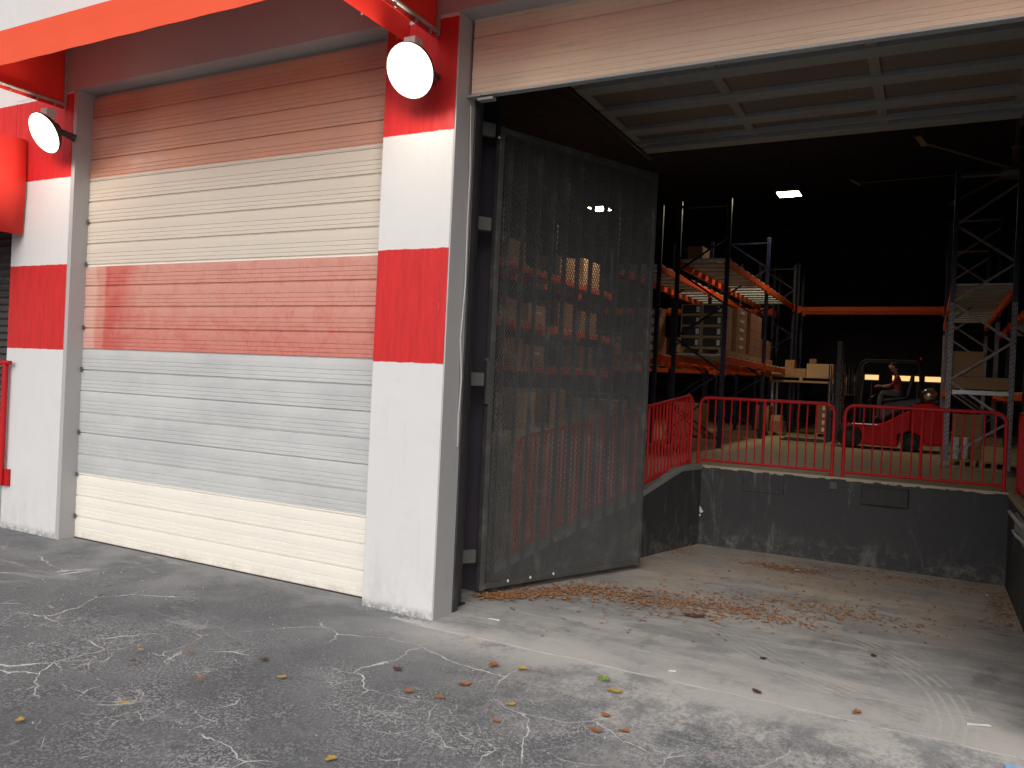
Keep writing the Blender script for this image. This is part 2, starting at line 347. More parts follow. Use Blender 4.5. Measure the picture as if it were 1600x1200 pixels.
# ------------------------------------------------------------------ mesh helpers
class MB:
    def __init__(s): s.v = []; s.f = []; s.mi = []; s.cur = 0
    def add(s, vs, fs):
        o = len(s.v); s.v += [tuple(p) for p in vs]; s.f += [tuple(i + o for i in q) for q in fs]; s.mi += [s.cur] * len(fs); return s
    def box(s, x0, x1, y0, y1, z0, z1):
        return s.add([(x0, y0, z0), (x1, y0, z0), (x1, y1, z0), (x0, y1, z0), (x0, y0, z1), (x1, y0, z1), (x1, y1, z1), (x0, y1, z1)],
                     [(0, 3, 2, 1), (4, 5, 6, 7), (0, 1, 5, 4), (1, 2, 6, 5), (2, 3, 7, 6), (3, 0, 4, 7)])
    def bar(s, p, q, a, b, up=(0, 0, 1)):
        p = Vector(p); q = Vector(q); t = (q - p).normalized(); u = t.cross(Vector(up))
        if u.length < 1e-4: u = t.cross(Vector((0, 1, 0)))
        u.normalize(); w_ = t.cross(u)
        vs = [e + u * (i * a / 2) + w_ * (j * b / 2) for e in (p, q) for i, j in ((-1, -1), (1, -1), (1, 1), (-1, 1))]
        return s.add(vs, [(0, 1, 2, 3), (7, 6, 5, 4), (0, 4, 5, 1), (1, 5, 6, 2), (2, 6, 7, 3), (3, 7, 4, 0)])
    def tube(s, pts, rad, n=10, closed=False, caps=True):
        pts = [Vector(p) for p in pts]; N = len(pts); vs = []; prev = None
        for i, p in enumerate(pts):
            if closed: t = (pts[(i + 1) % N] - pts[i - 1]).normalized()
            else: t = (pts[min(i + 1, N - 1)] - pts[max(i - 1, 0)]).normalized()
            if prev is None:
                u = t.orthogonal().normalized()
            else:
                u = (prev - t * prev.dot(t)).normalized()
            prev = u; w_ = t.cross(u); rr = rad[i] if isinstance(rad, (list, tuple)) else rad
            vs += [p + u * (rr * math.cos(2 * math.pi * k / n)) + w_ * (rr * math.sin(2 * math.pi * k / n)) for k in range(n)]
        fs = []
        for i in range(N if closed else N - 1):
            j = (i + 1) % N
            for k in range(n): fs.append((i * n + k, i * n + (k + 1) % n, j * n + (k + 1) % n, j * n + k))
        if caps and not closed: fs += [tuple(range(n))[::-1], tuple((N - 1) * n + k for k in range(n))]
        return s.add(vs, fs)
    def lathe(s, c, axis, prof, n=24):
        c = Vector(c); t = Vector(axis).normalized(); u = t.orthogonal().normalized(); w_ = t.cross(u)
        vs = [c + t * h + (u * math.cos(2 * math.pi * k / n) + w_ * math.sin(2 * math.pi * k / n)) * rr for rr, h in prof for k in range(n)]
        fs = []
        for i in range(len(prof) - 1):
            for k in range(n): fs.append((i * n + k, i * n + (k + 1) % n, (i + 1) * n + (k + 1) % n, (i + 1) * n + k))
        fs += [tuple(range(n))[::-1], tuple((len(prof) - 1) * n + k for k in range(n))]
        return s.add(vs, fs)
    def prism(s, poly, axis, a, b):
        """polygon in the two other axes, extruded along axis from a to b"""
        def P(u, v, t): return {'x': (t, u, v), 'y': (u, t, v), 'z': (u, v, t)}[axis]
        n = len(poly); vs = [P(u, v, a) for u, v in poly] + [P(u, v, b) for u, v in poly]
        return s.add(vs, [tuple(range(n)), tuple(range(n, 2 * n))[::-1]] + [(i, i + n, (i + 1) % n + n, (i + 1) % n) for i in range(n)])
    def build(s, name, mat, parent=None, origin=(0, 0, 0), bevel=0, smooth=False, seg=2):
        o = Vector(parent_origin(parent)) if parent else Vector(origin)
        me = bpy.data.meshes.new(name); me.from_pydata([tuple((Vector(v) - o) * S) for v in s.v], [], s.f)
        for m in (mat if isinstance(mat, list) else [mat]): me.materials.append(m)
        for p, i in zip(me.polygons, s.mi): p.material_index = i
        import bmesh
        bm = bmesh.new(); bm.from_mesh(me); bmesh.ops.recalc_face_normals(bm, faces=bm.faces); bm.to_mesh(me); bm.free()
        if smooth:
            for p in me.polygons: p.use_smooth = True
            me.set_sharp_from_angle(angle=R(40))
        ob = bpy.data.objects.new(name, me); C.objects.link(ob)
        if parent: ob.parent = parent
        else: ob.location = o * S
        if bevel:
            md = ob.modifiers.new('bevel', 'BEVEL'); md.width = bevel * S; md.segments = seg; md.limit_method = 'ANGLE'; md.angle_limit = R(35)
        return ob
ORIG = {}
def parent_origin(p):
    if p.name in ORIG: return ORIG[p.name]
    return parent_origin(p.parent) if p.parent else (0, 0, 0)
def tag(o, label=None, cat=None, group=None, kind=None):
    if label: o['label'] = label
    if cat: o['category'] = cat
    if group: o['group'] = group
    if kind: o['kind'] = kind
    return o
def thing(name, label, cat, loc=(0, 0, 0), group=None):
    o = bpy.data.objects.new(name, None); C.objects.link(o); o.location = Vector(loc) * S; o.empty_display_size = .2
    ORIG[o.name] = tuple(loc); return tag(o, label, cat, group)
def cx(ox, x, y, z, sx, sy, sz): return MB().box(x - sx / 2, x + sx / 2, y - sy / 2, y + sy / 2, z, z + sz)

# ================================================================== SETTING
DZ = .92      # dock floor height
# asphalt ground: one large sheet ending at the wall line / slab joint, gently uneven near the camera
def ground():
    mb = MB()
    def frange(a, b, k): return [a + (b - a) * i / k for i in range(k + 1)]
    xs = [-400, -60, -20] + frange(-9, 9, 90) + [20, 60, 400]
    ys = [-400, -60, -20] + frange(-7, -.12, 46)
    rnd = random.Random(3); ph = [(rnd.uniform(.5, 2.2), rnd.uniform(.5, 2.2), rnd.uniform(0, 6), rnd.uniform(.002, .006)) for _ in range(9)]
    def h(x, y):
        if abs(x) > 9 or y < -7: return 0
        e = min(1, (-.12 - y) / .8) * min(1, (9 - abs(x)) / 2, (y + 7) / 2)
        return e * sum(a * math.sin(p * x + q * y + t) for p, q, t, a in ph) - .0
    for y in ys:
        for x in xs: mb.v.append((x, y, h(x, y)))
    W = len(xs)
    for j in range(len(ys) - 1):
        for i in range(W - 1): mb.f.append((j * W + i, j * W + i + 1, (j + 1) * W + i + 1, (j + 1) * W + i)); mb.mi.append(0)
    o = mb.build('ground', M['asphalt'], smooth=True); return tag(o, kind='structure')
ground()
# concrete strip under the facade and far ground behind the building
def strip(name, x0, x1, mat, amp, z):
    rnd = random.Random(9); K = 160; top = []
    for i in range(K + 1):
        x = x0 + (x1 - x0) * i / K; top.append((x, -.122 + amp * (math.sin(i * .7) * .5 + rnd.uniform(-1, 1))))
    mb = MB(); mb.prism(top + [(x1, .30), (x0, .30)], 'z', -.3, z); tag(mb.build(name, mat), kind='structure')
strip('door_threshold', -12, -.30, M['asphalt'], .0, .001)
strip('well_apron', -.2995, 12, M['slab'], .012, .0015)
tag(MB().box(-9.4, 6.0, .302, 4.30, -.29, .002).build('truck_well_floor', M['slab']), kind='structure')
tag(MB().box(-9.5, 9.5, 4.42, 21, -.3, DZ).build('dock_floor', M['floor']), kind='structure')
tag(MB().box(4.02, 9.5, .302, 4.418, -.3, DZ).build('side_floor', M['floor']), kind='structure')
# side ramp to the left of the well rises to the dock floor
mb = MB(); mb.add([(-9.5, .93, -.3), (-.15, .93, -.3), (-.14, .95, -.3), (.76, 4.418, -.3), (-9.5, 4.418, -.3),
                   (-9.5, .93, .05), (-.15, .93, .05), (-.14, .95, .10), (.76, 4.418, DZ), (-9.5, 4.418, DZ), (-9.5, .95, .10)],
                  [(0, 1, 6, 5), (1, 2, 7, 6), (2, 3, 8, 7), (5, 6, 7, 10), (10, 7, 8, 9), (0, 5, 10, 9, 4), (4, 9, 8, 3), (0, 4, 3, 2, 1)])
tag(mb.build('side_ramp', M['floor']), kind='structure')

# ================================================================== BUILDING
B = thing('warehouse_building', 'white and grey warehouse with red painted bands and two dock door openings', 'building')
T = .26
def part(name, mat, *boxes, bevel=.006, label=None):
    mb = MB()
    for b in boxes: mb.box(*b)
    o = mb.build(name, mat, B, bevel=bevel)
    if label: o['label'] = label
    return o
# striped pilasters: front skin is the banded wall, jamb faces grey (separate mesh 2 mm proud)
part('pilaster', M['wall'], (-.66, -.012, 0, T, 0, 4.50))
part('pilaster', M['wall'], (-5.48, -4.525, 0, T, 0, 4.50))
part('pilaster', M['wall'], (3.90, 4.56, 0, T, 0, 4.50))
part('jamb', M['grey'], (-.0118, .0, .004, T, 0, 4.498), bevel=0)
part('jamb', M['grey'], (-4.5248, -4.47, .004, T, 0, 4.498), bevel=0)
part('jamb', M['grey'], (3.86, 3.8998, .004, T, 0, 4.498), bevel=0)
part('lintel', M['grey'], (-4.66, 4.4, -.004, T, 4.5002, 5.05), bevel=.004)
part('wall', M['wall'], (-9.5, 9.5, .0, T, 5.0502, 7.4), bevel=0)
part('wall', M['wall'], (-9.5, -4.6602, 0, T, 4.5002, 5.05), (-9.5, -7.1, 0, T, 0, 4.5), bevel=0)
part('wall', M['wall'], (-7.0998, -5.4802, .0, T, 3.6, 4.4998), bevel=0)
part('wall', M['wall'], (4.4002, 9.5, 0, T, 4.5002, 5.05), (4.5602, 9.5, 0, T, 0, 4.4998), bevel=0)
part('roof', M['ceiling'], (-9.5, 9.5, T + .002, 21, 7.0, 7.3), bevel=0)
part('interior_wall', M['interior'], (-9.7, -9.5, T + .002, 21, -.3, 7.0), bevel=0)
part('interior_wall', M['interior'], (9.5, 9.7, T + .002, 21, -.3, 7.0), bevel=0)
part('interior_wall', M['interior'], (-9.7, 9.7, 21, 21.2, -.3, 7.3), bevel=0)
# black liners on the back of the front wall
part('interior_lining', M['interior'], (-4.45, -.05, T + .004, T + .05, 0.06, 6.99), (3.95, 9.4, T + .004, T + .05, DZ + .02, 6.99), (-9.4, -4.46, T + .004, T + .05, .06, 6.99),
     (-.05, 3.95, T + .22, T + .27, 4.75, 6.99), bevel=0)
# --- dock retaining walls (a thing of their own: the truck well)
Wl = thing('truck_well_walls', 'black painted concrete retaining walls around the sunken truck well', 'retaining wall', (2.3, 4.3, 0))
mb = MB().box(.76, 4.02, 4.302, 4.418, -.2, DZ - .014)
mb.build('back_wall', M['black_wall'], Wl, bevel=.01)
# chipped concrete nosing on top of the back wall
mb = MB(); xs = [.76 + i * (4.02 - .76) / 60 for i in range(61)]; rnd = random.Random(5)
vs = []; 
for x in xs:
    e = 4.296 + rnd.uniform(0, .012)
    zb = DZ - .02 - rnd.uniform(0, .012)
    vs += [(x, e, zb), (x, e + .006, DZ + .004), (x, 4.43, DZ + .004), (x, 4.43, zb)]
fs = []
for i in range(60):
    for k in range(4): fs.append((i * 4 + k, i * 4 + (k + 1) % 4, (i + 1) * 4 + (k + 1) % 4, (i + 1) * 4 + k))
fs += [(0, 1, 2, 3), (243, 242, 241, 240)]
MB().add(vs, fs).build('nosing', M['floor'], Wl)
# left skewed wall with sloping worn curb
A0 = Vector((-.02, .95)); A1 = Vector((.855, 4.30)); 
nrm = Vector((-(A1 - A0).y, (A1 - A0).x)).normalized()   # to the left
def topz(t):
    y = A0.y + (A1.y - A0.y) * t
    return (.27 + (y - 1.2) * .215) if y < 3.0 else min(DZ, .66 + (y - 3.0) * .30)
ts = [i / 24 for i in range(25)]
def ribbon(off0, off1, z0f, z1f):
    vs = []; fs = []
    for t in ts:
        p = A0.lerp(A1, t)
        for o_, zf in ((off0, z0f), (off1, z0f), (off1, z1f), (off0, z1f)):
            q = p + nrm * o_; vs.append((q.x, q.y, zf(t)))
    for i in range(len(ts) - 1):
        for k in range(4): fs.append((i * 4 + k, i * 4 + (k + 1) % 4, (i + 1) * 4 + (k + 1) % 4, (i + 1) * 4 + k))
    L = (len(ts) - 1) * 4; fs += [(0, 1, 2, 3), (L + 3, L + 2, L + 1, L)]
    return MB().add(vs, fs)
ribbon(0, .13, lambda t: -.2, lambda t: topz(t) - .05).build('side_wall', M['black_wall'], Wl)
ribbon(-.012, .15, lambda t: topz(t) - .048, lambda t: topz(t) + .012 + .008 * math.sin(t * 40)).build('curb', M['curb'], Wl, bevel=.008)
MB().box(3.905, 4.02, .31, 4.30, -.2, DZ - .045).build('side_wall', M['black_wall'], Wl, bevel=.01)
MB().box(3.895, 4.03, .31, 4.29, DZ - .043, DZ + .004).build('curb', M['floor'], Wl, bevel=.008)
# projecting buttress in the left corner
q0 = A0.lerp(A1, .73) ; q1 = A0.lerp(A1, .99)
# recessed bumper pocket: raised thin frame; and proud rubber bumper
mb = MB().box(1.32, 1.78, 4.285, 4.3015, .675, .69).box(1.32, 1.335, 4.285, 4.3015, .6902, .875).box(1.765, 1.78, 4.285, 4.3015, .6902, .875)
mb.build('pocket_frame', M['black_wall'], Wl, bevel=.003)
MB().box(2.57, 3.02, 4.262, 4.3015, .665, .862).build('dock_bumper', M['rubber'], Wl, bevel=.008)
MB().box(2.25, 2.33, 4.28, 4.3015, .79, .87).build('anchor_block', M['black_steel'], Wl, bevel=.004)
# chipped plaster spots
mb = MB(); rnd = random.Random(8)
for cx_, cz, rr in ((.83, .44, .022), (.86, .41, .03), (.835, .395, .022), (.875, .385, .02), (.79, .43, .012), (.85, .34, .02), (.845, .32, .012)):
    m = 7; base = [(cx_ + rr * rnd.uniform(.6, 1.2) * math.cos(2 * math.pi * k / m), cz + rr * rnd.uniform(.6, 1.2) * math.sin(2 * math.pi * k / m)) for k in range(m)]
    mb.prism(base, 'y', 4.294, 4.3012)
mb.build('chipped_spot', M['scrap'], Wl)
# steel ladder hook fixed on the right wall
mb = MB().tube([(3.885, 2.75, .80), (3.83, 2.9, .86), (3.83, 3.25, .86), (3.885, 3.35, .80)], .016, 8)
mb.tube([(3.885, 2.6, .70), (3.84, 2.7, .73), (3.84, 3.0, .73), (3.885, 3.1, .69)], .012, 8).box(3.885, 3.904, 2.55, 3.4, .66, .84)
tag(mb.build('dock_hook', M['galv'], origin=(3.88, 3, .75), smooth=True), 'bent grey steel restraint bracket fixed high on right well wall', 'bracket')

# ================================================================== SECTIONAL DOORS
SH = 4.47 / 21
def slat_profile(h, deep=True):
    # (depth outward(-y), z): joint groove, flat band and three shallow ribs
    g = .013 if deep else .004
    return [(-g, 0), (-g, .006), (0, .011), (.0, h * .16), (-.0045, h * .175), (-.0045, h * .19), (.0, h * .205), (.0, h * .34), (-.0045, h * .355), (-.0045, h * .37), (0, h * .385),
            (0, h * .52), (-.0045, h * .535), (-.0045, h * .55), (0, h * .565), (.002, h * .78), (.0, h - .008), (-g, h)]
def slat(name, parent, x0, x1, y, z0, h, mat, deep=True, back=.03):
    pr = slat_profile(h, deep); vs = []; fs = []
    for x in (x0, x1):
        for dd, z in pr: vs.append((x, y - dd, z0 + z))
        vs += [(x, y + back, z0 + h), (x, y + back, z0)]
    n = len(pr) + 2
    for i in range(n): fs.append((i, (i + 1) % n, (i + 1) % n + n, i + n))
    fs += [tuple(range(n)), tuple(range(n, 2 * n))[::-1]]
    o = MB().add(vs, fs).build(name, mat, parent); o['label_skip'] = 0; del o['label_skip']; return o
D1 = MB().box(-4.49, -.64, .203, .215, -.01, 4.60).build('roller_door', M['grey'], B); D1['label'] = 'closed ribbed dock door painted cream, grey and faded red'
for k in range(21):
    slat('slat', D1, -4.468, -.66 + .02, .17, k * SH + .004, SH - .001, M['door'], deep=(k not in (4, 6, 17, 19)))
MB().box(-4.468, -.64, .165, .20, -.004, .006).build('bottom_seal', M['rubber'], D1)
for k in (1, 3, 5, 8, 10, 13, 15):
    MB().box(-4.462, -4.44, .148, .158, k * SH - .012, k * SH + .035).build('edge_hinge', M['rust_hinge'], D1, bevel=.002)
# second door, raised: vertical bottom panels, curve and horizontal sections overhead
D2 = MB().box(.02, 3.85, .205, .222, 3.96, 4.90).build('roller_door', M['panel_back'], B); D2['label'] = 'raised tan dock door hanging open overhead'
for k in range(5):
    slat('slat', D2, .02, 3.85, .17, 3.935 + k * SH, SH - .001, M['door_tan'], deep=(k in (2,)))
MB().box(.02, 3.85, .16, .225, 3.918, 3.934).build('bottom_seal', M['strut'], D2, bevel=.003)
ZH = 4.62
secs = [(1.0, 1.62), (1.62, 2.15), (2.15, 2.81), (2.81, 3.48), (3.48, 4.17)]
# curved rise behind the lintel
pr = []
for i in range(9):
    a = math.pi / 2 * i / 8; pr.append((.21 + .8 * (1 - math.cos(a)), 3.9 + .12 + (ZH + .06 - 4.02) * (0 if 0 else 1) * (.25 + .75 * math.sin(a))))
for (y0, y1) in secs:
    MB().box(.05, 3.83, y0 + .004, y1 - .004, ZH + .05, ZH + .065).build('panel', M['panel_back'], D2)
sx = (.05, 1.33, 2.63, 3.80)
for (y0, y1) in secs:
    for x in sx:
        MB().box(x - .045, x + .045, y0 + .105, y1 - .105, ZH + .016, ZH + .049).build('stile', M['galv'], D2, bevel=.004)
for i, y in enumerate([s_[0] for s_ in secs] + [secs[-1][1]]):
    e = .0 if i < 5 else .02
    MB().box(.02, 3.86, y - .10 + e, y + .10 + e * .5, ZH, ZH + .048).build('strut', M['strut'], D2, bevel=.004)
MB().box(.02, 3.86, 3.86, 3.90, ZH - .012, ZH + .049).build('strut', M['strut'], D2, bevel=.004)
# door tracks with hangers
for x in (-.045, 3.88):
    pts = [(x, .36, .1), (x, .36, 3.95), (x, .42, 4.3), (x, .62, 4.55), (x, .95, ZH + .03), (x, 4.6, ZH + .03)]
    MB().tube(pts, .02, 6).build('door_track', M['black_steel'], D2)
MB().bar((-.03, 4.5, ZH + .05), (-.03, 4.5, 7.0), .03, .03).build('track_hanger', M['black_steel'], D2)
MB().box(.0, .12, .13, .168, 3.905, 3.925).box(.09, .22, .14, .20, 3.875, 3.897).build('latch_bracket', M['galv'], D2, bevel=.003)
# side door on the left: louvred dark shutter in its frame
fr = MB().box(-7.1, -7.03, .08, .22, .4, 3.6).box(-5.55, -5.48, .08, .22, .4, 3.6).box(-7.0298, -5.5502, .08, .22, 3.53, 3.6).build('side_door_frame', M['black_steel'], B, bevel=.004)
sh = MB().box(-7.03, -5.55, .17, .2, .4, 3.53).build('louvred_shutter', M['gate_steel'], B); sh['label'] = 'dark louvred shutter of the left side entrance'
for k in range(40):
    z = .44 + k * .077; MB().add([(-7.02, .168, z), (-5.56, .168, z), (-5.56, .135, z + .02), (-7.02, .135, z + .02), (-7.02, .168, z + .06), (-5.56, .168, z + .06)],
        [(0, 1, 2, 3), (3, 2, 5, 4), (0, 3, 4), (1, 5, 2)]).build('slat', M['gate_steel'], sh)
st = MB().box(-8.6, -5.46, -.02, -.0, 0, .455).box(-8.6, -5.46, .0, .26, 0, .455).build('entrance_stoop', M['grey'], bevel=.01, origin=(-7, .1, 0))
st.data.transform(Matrix.Identity(4)); tag(st, 'low grey concrete stoop below the left entrance', 'stoop')

# ================================================================== AWNINGS
def awning(name, label, x0, x1, D=.97, zb=4.32, zf=4.62, zt=5.0):
    a = thing(name, label, 'awning', ((x0 + x1) / 2, 0, zb), 'red fabric awnings over the dock doors')
    # fascia with slight sag between frame posts
    N = 48; vs = []
    for i in range(N + 1):
        x = x0 + (x1 - x0) * i / N; s_ = .006 * math.sin(i * math.pi / 6) ** 2
        vs += [(x, -D - .004 + s_, zb), (x, -D + s_ * .8, (zb + zf) / 2), (x, -D, zf)]
    fs = []
    for i in range(N):
        for k in range(2): fs.append((i * 3 + k, i * 3 + k + 1, (i + 1) * 3 + k + 1, (i + 1) * 3 + k))
    o = MB().add(vs, fs).build('fascia', M['awning'], a); o.modifiers.new('t', 'SOLIDIFY').thickness = .004
    o = MB().add([(x0, -D, zf + .001), (x1, -D, zf + .001), (x1, -.005, zt), (x0, -.005, zt)], [(0, 1, 2, 3)]).build('canopy_top', M['awning'], a)
    o.modifiers.new('t', 'SOLIDIFY').thickness = .004
    for x in (x0, x1):
        o = MB().add([(x, -D, zb), (x, -.01, zb), (x, -.01, zt), (x, -D, zf)], [(0, 1, 2, 3)]).build('end_panel', M['awning_in'], a)
        o.modifiers.new('t', 'SOLIDIFY').thickness = .004
        xi = x + (.02 if x == x0 else -.02)
        MB().tube([(xi, -D + .02, zb + .045), (xi, -.012, zb + .045)], .016, 8).build('frame_pipe', M['galv'], a, smooth=True)
        for yy in (-.12, -.3, -.55, -.8):
            MB().bar((xi, yy, zb + .05), (xi, yy, zb - .0), .012, .02).build('strap', M['galv'], a)
        MB().bar((xi, -.02, zb + .02), (xi, -.02, zt - .05), .025, .025).build('frame_post', M['galv'], a)
    k = int((x1 - x0) / 1.0)
    for i in range(1, k):
        x = x0 + (x1 - x0) * i / k
        MB().tube([(x, -D + .02, zf - .02), (x, -.012, zt - .03)], .013, 8).build('rafter', M['galv'], a, smooth=True)
    for (yy, zz) in ((-D + .02, zb + .03), (-D + .02, zf - .03)):
        MB().tube([(x0 + .02, yy, zz), (x1 - .02, yy, zz)], .013, 8).build('frame_pipe', M['galv'], a, smooth=True)
    return a
awning('awning', 'long orange red fabric awning above the closed dock door', -4.66, -.45)
awning('awning', 'orange red fabric awning above the open truck well', -.20, 4.5)
# small awning over the left side entrance, cut by the frame
a = thing('awning', 'bright red box awning panel above the left side entrance', 'awning', (-6.2, 0, 3.2))
for x, nm in ((-5.26, 'end_panel'), (-7.3, 'end_panel')):
    vs = []; K = 8
    for i in range(K + 1):
        t = i / K; y = -1.1 + 1.08 * t; bul = .012 * math.sin(t * 9)
        zt_ = 4.05 - (.0 if t > .0 else 0) + .02 * t; vs += [(x + bul, y, 3.06 + .02 * t), (x + .02 + bul * 2, y, 3.55), (x + bul, y, zt_)]
    fs = [(i * 3 + k, i * 3 + k + 1, (i + 1) * 3 + k + 1, (i + 1) * 3 + k) for i in range(K) for k in range(2)]
    o = MB().add(vs, fs).build(nm, M['awning_in'], a, smooth=True); o.modifiers.new('t', 'SOLIDIFY').thickness = .005
o = MB().add([(-7.3, -1.1, 3.06), (-5.26, -1.1, 3.06), (-5.26, -1.1, 4.05), (-7.3, -1.1, 4.05), (-5.26, -.02, 4.07), (-7.3, -.02, 4.07)], [(0, 1, 2, 3), (3, 2, 4, 5)]).build('fascia', M['awning'], a)
o.modifiers.new('t', 'SOLIDIFY').thickness = .005
MB().tube([(-5.28, -1.08, 3.08), (-5.28, -.012, 3.10)], .014, 8).build('frame_pipe', M['galv'], a)

# ================================================================== WALL LAMPS
def wall_lamp(x, label):
    c = Vector((x, -.30, 3.98)); nv = Vector((0, -.86, -.51)).normalized()
    l = thing('wall_lamp', label, 'lamp', tuple(c), 'round lit lamps on the pilasters')
    MB().lathe(c, nv, [(.02, -.15), (.07, -.145), (.10, -.10), (.165, -.055), (.194, -.02), (.1965, .0), (.193, .004), (.192, -.004)], 40).build('housing', M['lamp_dark'], l, smooth=True)
    MB().lathe(c, nv, [(.170, .001), (.168, .006), (.12, .012), (.001, .014)], 40).build('diffuser', M['glow'], l, smooth=True)
    bk = c - nv * .12
    MB().lathe(c, nv, [(.1702, -.003), (.1704, .005), (.1905, .003), (.191, -.002)], 40).build('lens_rim', M['glow_rim'], l, smooth=True)
    MB().box(x - .06, x + .04, -.31, -.21, 4.12, 4.225).build('junction_box', M['lamp_metal'], l, bevel=.006)
    MB().tube([(x, 0, 4.0), (x, -.10, 4.02), tuple(bk)], .02, 8).build('arm', M['lamp_dark'], l, smooth=True)
    MB().bar((x + .07, -.02, 4.02), tuple(bk + Vector((.05, 0, 0))), .02, .03).build('brace', M['lamp_dark'], l)
    ld = bpy.data.lights.new('lamp_light', 'POINT'); ld.shadow_soft_size = .07 * S; ld.energy = WALL_LAMP_W; ld.color = (1, .86, .68)
    lo = bpy.data.objects.new('lamp_light', ld); C.objects.link(lo); lo.parent = l; lo.location = nv * .11 * S
wall_lamp(-4.50, 'round lit wall lamp on the left pilaster beside the small red awning')
wall_lamp(-.215, 'round lit wall lamp on the pilaster between both dock doors')
wall_lamp(4.23, 'round lit wall lamp on the pilaster right of the truck well')

# ================================================================== MESH GATE
gb = Vector((-.08, .78)); ge = Vector((.70, 2.60)); gd = (ge - gb).normalized(); GL = (ge - gb).length; gn = Vector((-gd.y, gd.x))  # to the left / back
G = thing('mesh_gate', 'tall dark grey expanded mesh security gate swung open into the truck well', 'gate', (gb.x, gb.y, 0))
def gp(s_, z, o=0): p = gb + gd * s_ + gn * o; return (p.x, p.y, z)
ZB, ZT = .05, 3.90
def gbar(s0, z0, s1, z1, a, b, name='frame', o=0, mat='gate_steel'):
    return MB().bar(gp(s0, z0, o), gp(s1, z1, o), a, b, up=(gn.x, gn.y, 0)).build(name, M[mat], G, bevel=.004)
gbar(.03, ZB, .03, ZT, .05, .06, 'stile'); gbar(GL - .03, ZB, GL - .03, ZT, .05, .06, 'stile')
gbar(.055, ZT - .035, GL - .055, ZT - .035, .05, .07, 'rail'); gbar(.055, ZB + .035, GL - .055, ZB + .035, .05, .07, 'rail')
for k in range(1, 12):
    s_ = GL * k / 12; gbar(s_, ZB + .072, s_, ZT - .072, .012, .055, 'bar', o=.022)
gbar(.07, 1.72, GL - .07, 1.72, .012, .03, 'rail', o=.035)
# expanded metal: real diamond holes
mb = MB(); cw, chh = .029, .049; NX = int((GL - .10) / cw); NZ = int((ZT - ZB - .14) / (chh / 2)); ins = .68
verts = []; faces = []
for j in range(NZ + 1):
    for i in range(NX + 1):
        cx_ = .05 + (i + (.5 if j % 2 else 0)) * cw; cz = ZB + .07 + j * chh / 2
        if cx_ > GL - .05 or cz > ZT - .07: continue
        o0 = len(verts)
        for sc, off in ((1.0, -.004), (ins, .002)):
            for dx, dz in ((-.5, 0), (0, -.5), (.5, 0), (0, .5)): verts.append(gp(cx_ + dx * cw * sc, cz + dz * chh * sc, off - .012 + (dz * .006)))
        for k in range(4): faces.append((o0 + k, o0 + (k + 1) % 4, o0 + 4 + (k + 1) % 4, o0 + 4 + k))
MB().add(verts, faces).build('expanded_mesh', M['gate_steel'], G)['kind'] = 'stuff'
for z in (3.84, 3.07, 1.80, .35):
    MB().bar((-.19, .56, z), (-.08, .72, z), .05, .11).build('hinge', M['rust_hinge'], G, bevel=.006)
MB().lathe(gp(-.005, 3.80, -.03), (gn.x, gn.y, 0), [(.0, -.01), (.014, 0), (.014, .01)], 8).build('bolt', M['steel'], G)
gbar(.0, 1.98, .0, 1.60, .05, .03, 'latch_plate', o=-.02); MB().bar(gp(-.05, 1.965, -.03), gp(.05, 1.965, -.03), .01, .012).build('latch_pin', M['steel'], G)
for s_ in (.55, .82, .30):
    MB().lathe(gp(s_, .10, -.03), (gn.x, gn.y, 0), [(.004, -.012), (.012, -.006), (.014, .0), (.01, .004)], 8).build('bolt', M['scrap'], G)
P = thing('gate_post', 'black square steel gate post beside the pilaster', 'post', (-.12, .45, 0))
MB().box(-.165, -.06, .40, .50, 0, 4.05).build('post', M['black_steel'], P, bevel=.006)
MB().box(-.02, .012, .262, .33, .004, 4.2).build('angle_strip', M['black_steel'], P, bevel=.004)
MB().box(-.19, -.035, .375, .525, 0.003, .018).build('base_plate', M['black_steel'], P, bevel=.003)
MB().box(-.95, -.135, .90, .915, -.02, 4.3).build('dark_void_sheet', M['interior'], P)  # added dark sheet, stands for the unlit void between post and gate
MB().lathe((-.112, .45, 4.05), (0, 0, 1), [(.045, 0), (.04, .03), (.01, .05)], 12).build('cap', M['rust_hinge'], P)
# loose cable along the jamb
pts = [(.012, .18, 3.86), (.02, .20, 3.4), (.006, .22, 3.0), (.018, .21, 2.5), (.004, .20, 2.1), (.022, .21, 1.8), (.006, .22, 1.5), (.01, .22, 1.28)]
tag(MB().tube(pts, .006, 6).build('cable', M['cable'], origin=(.01, .2, 1.3), smooth=True), 'thin pale cable hanging down the grey jamb of the open door', 'cable')

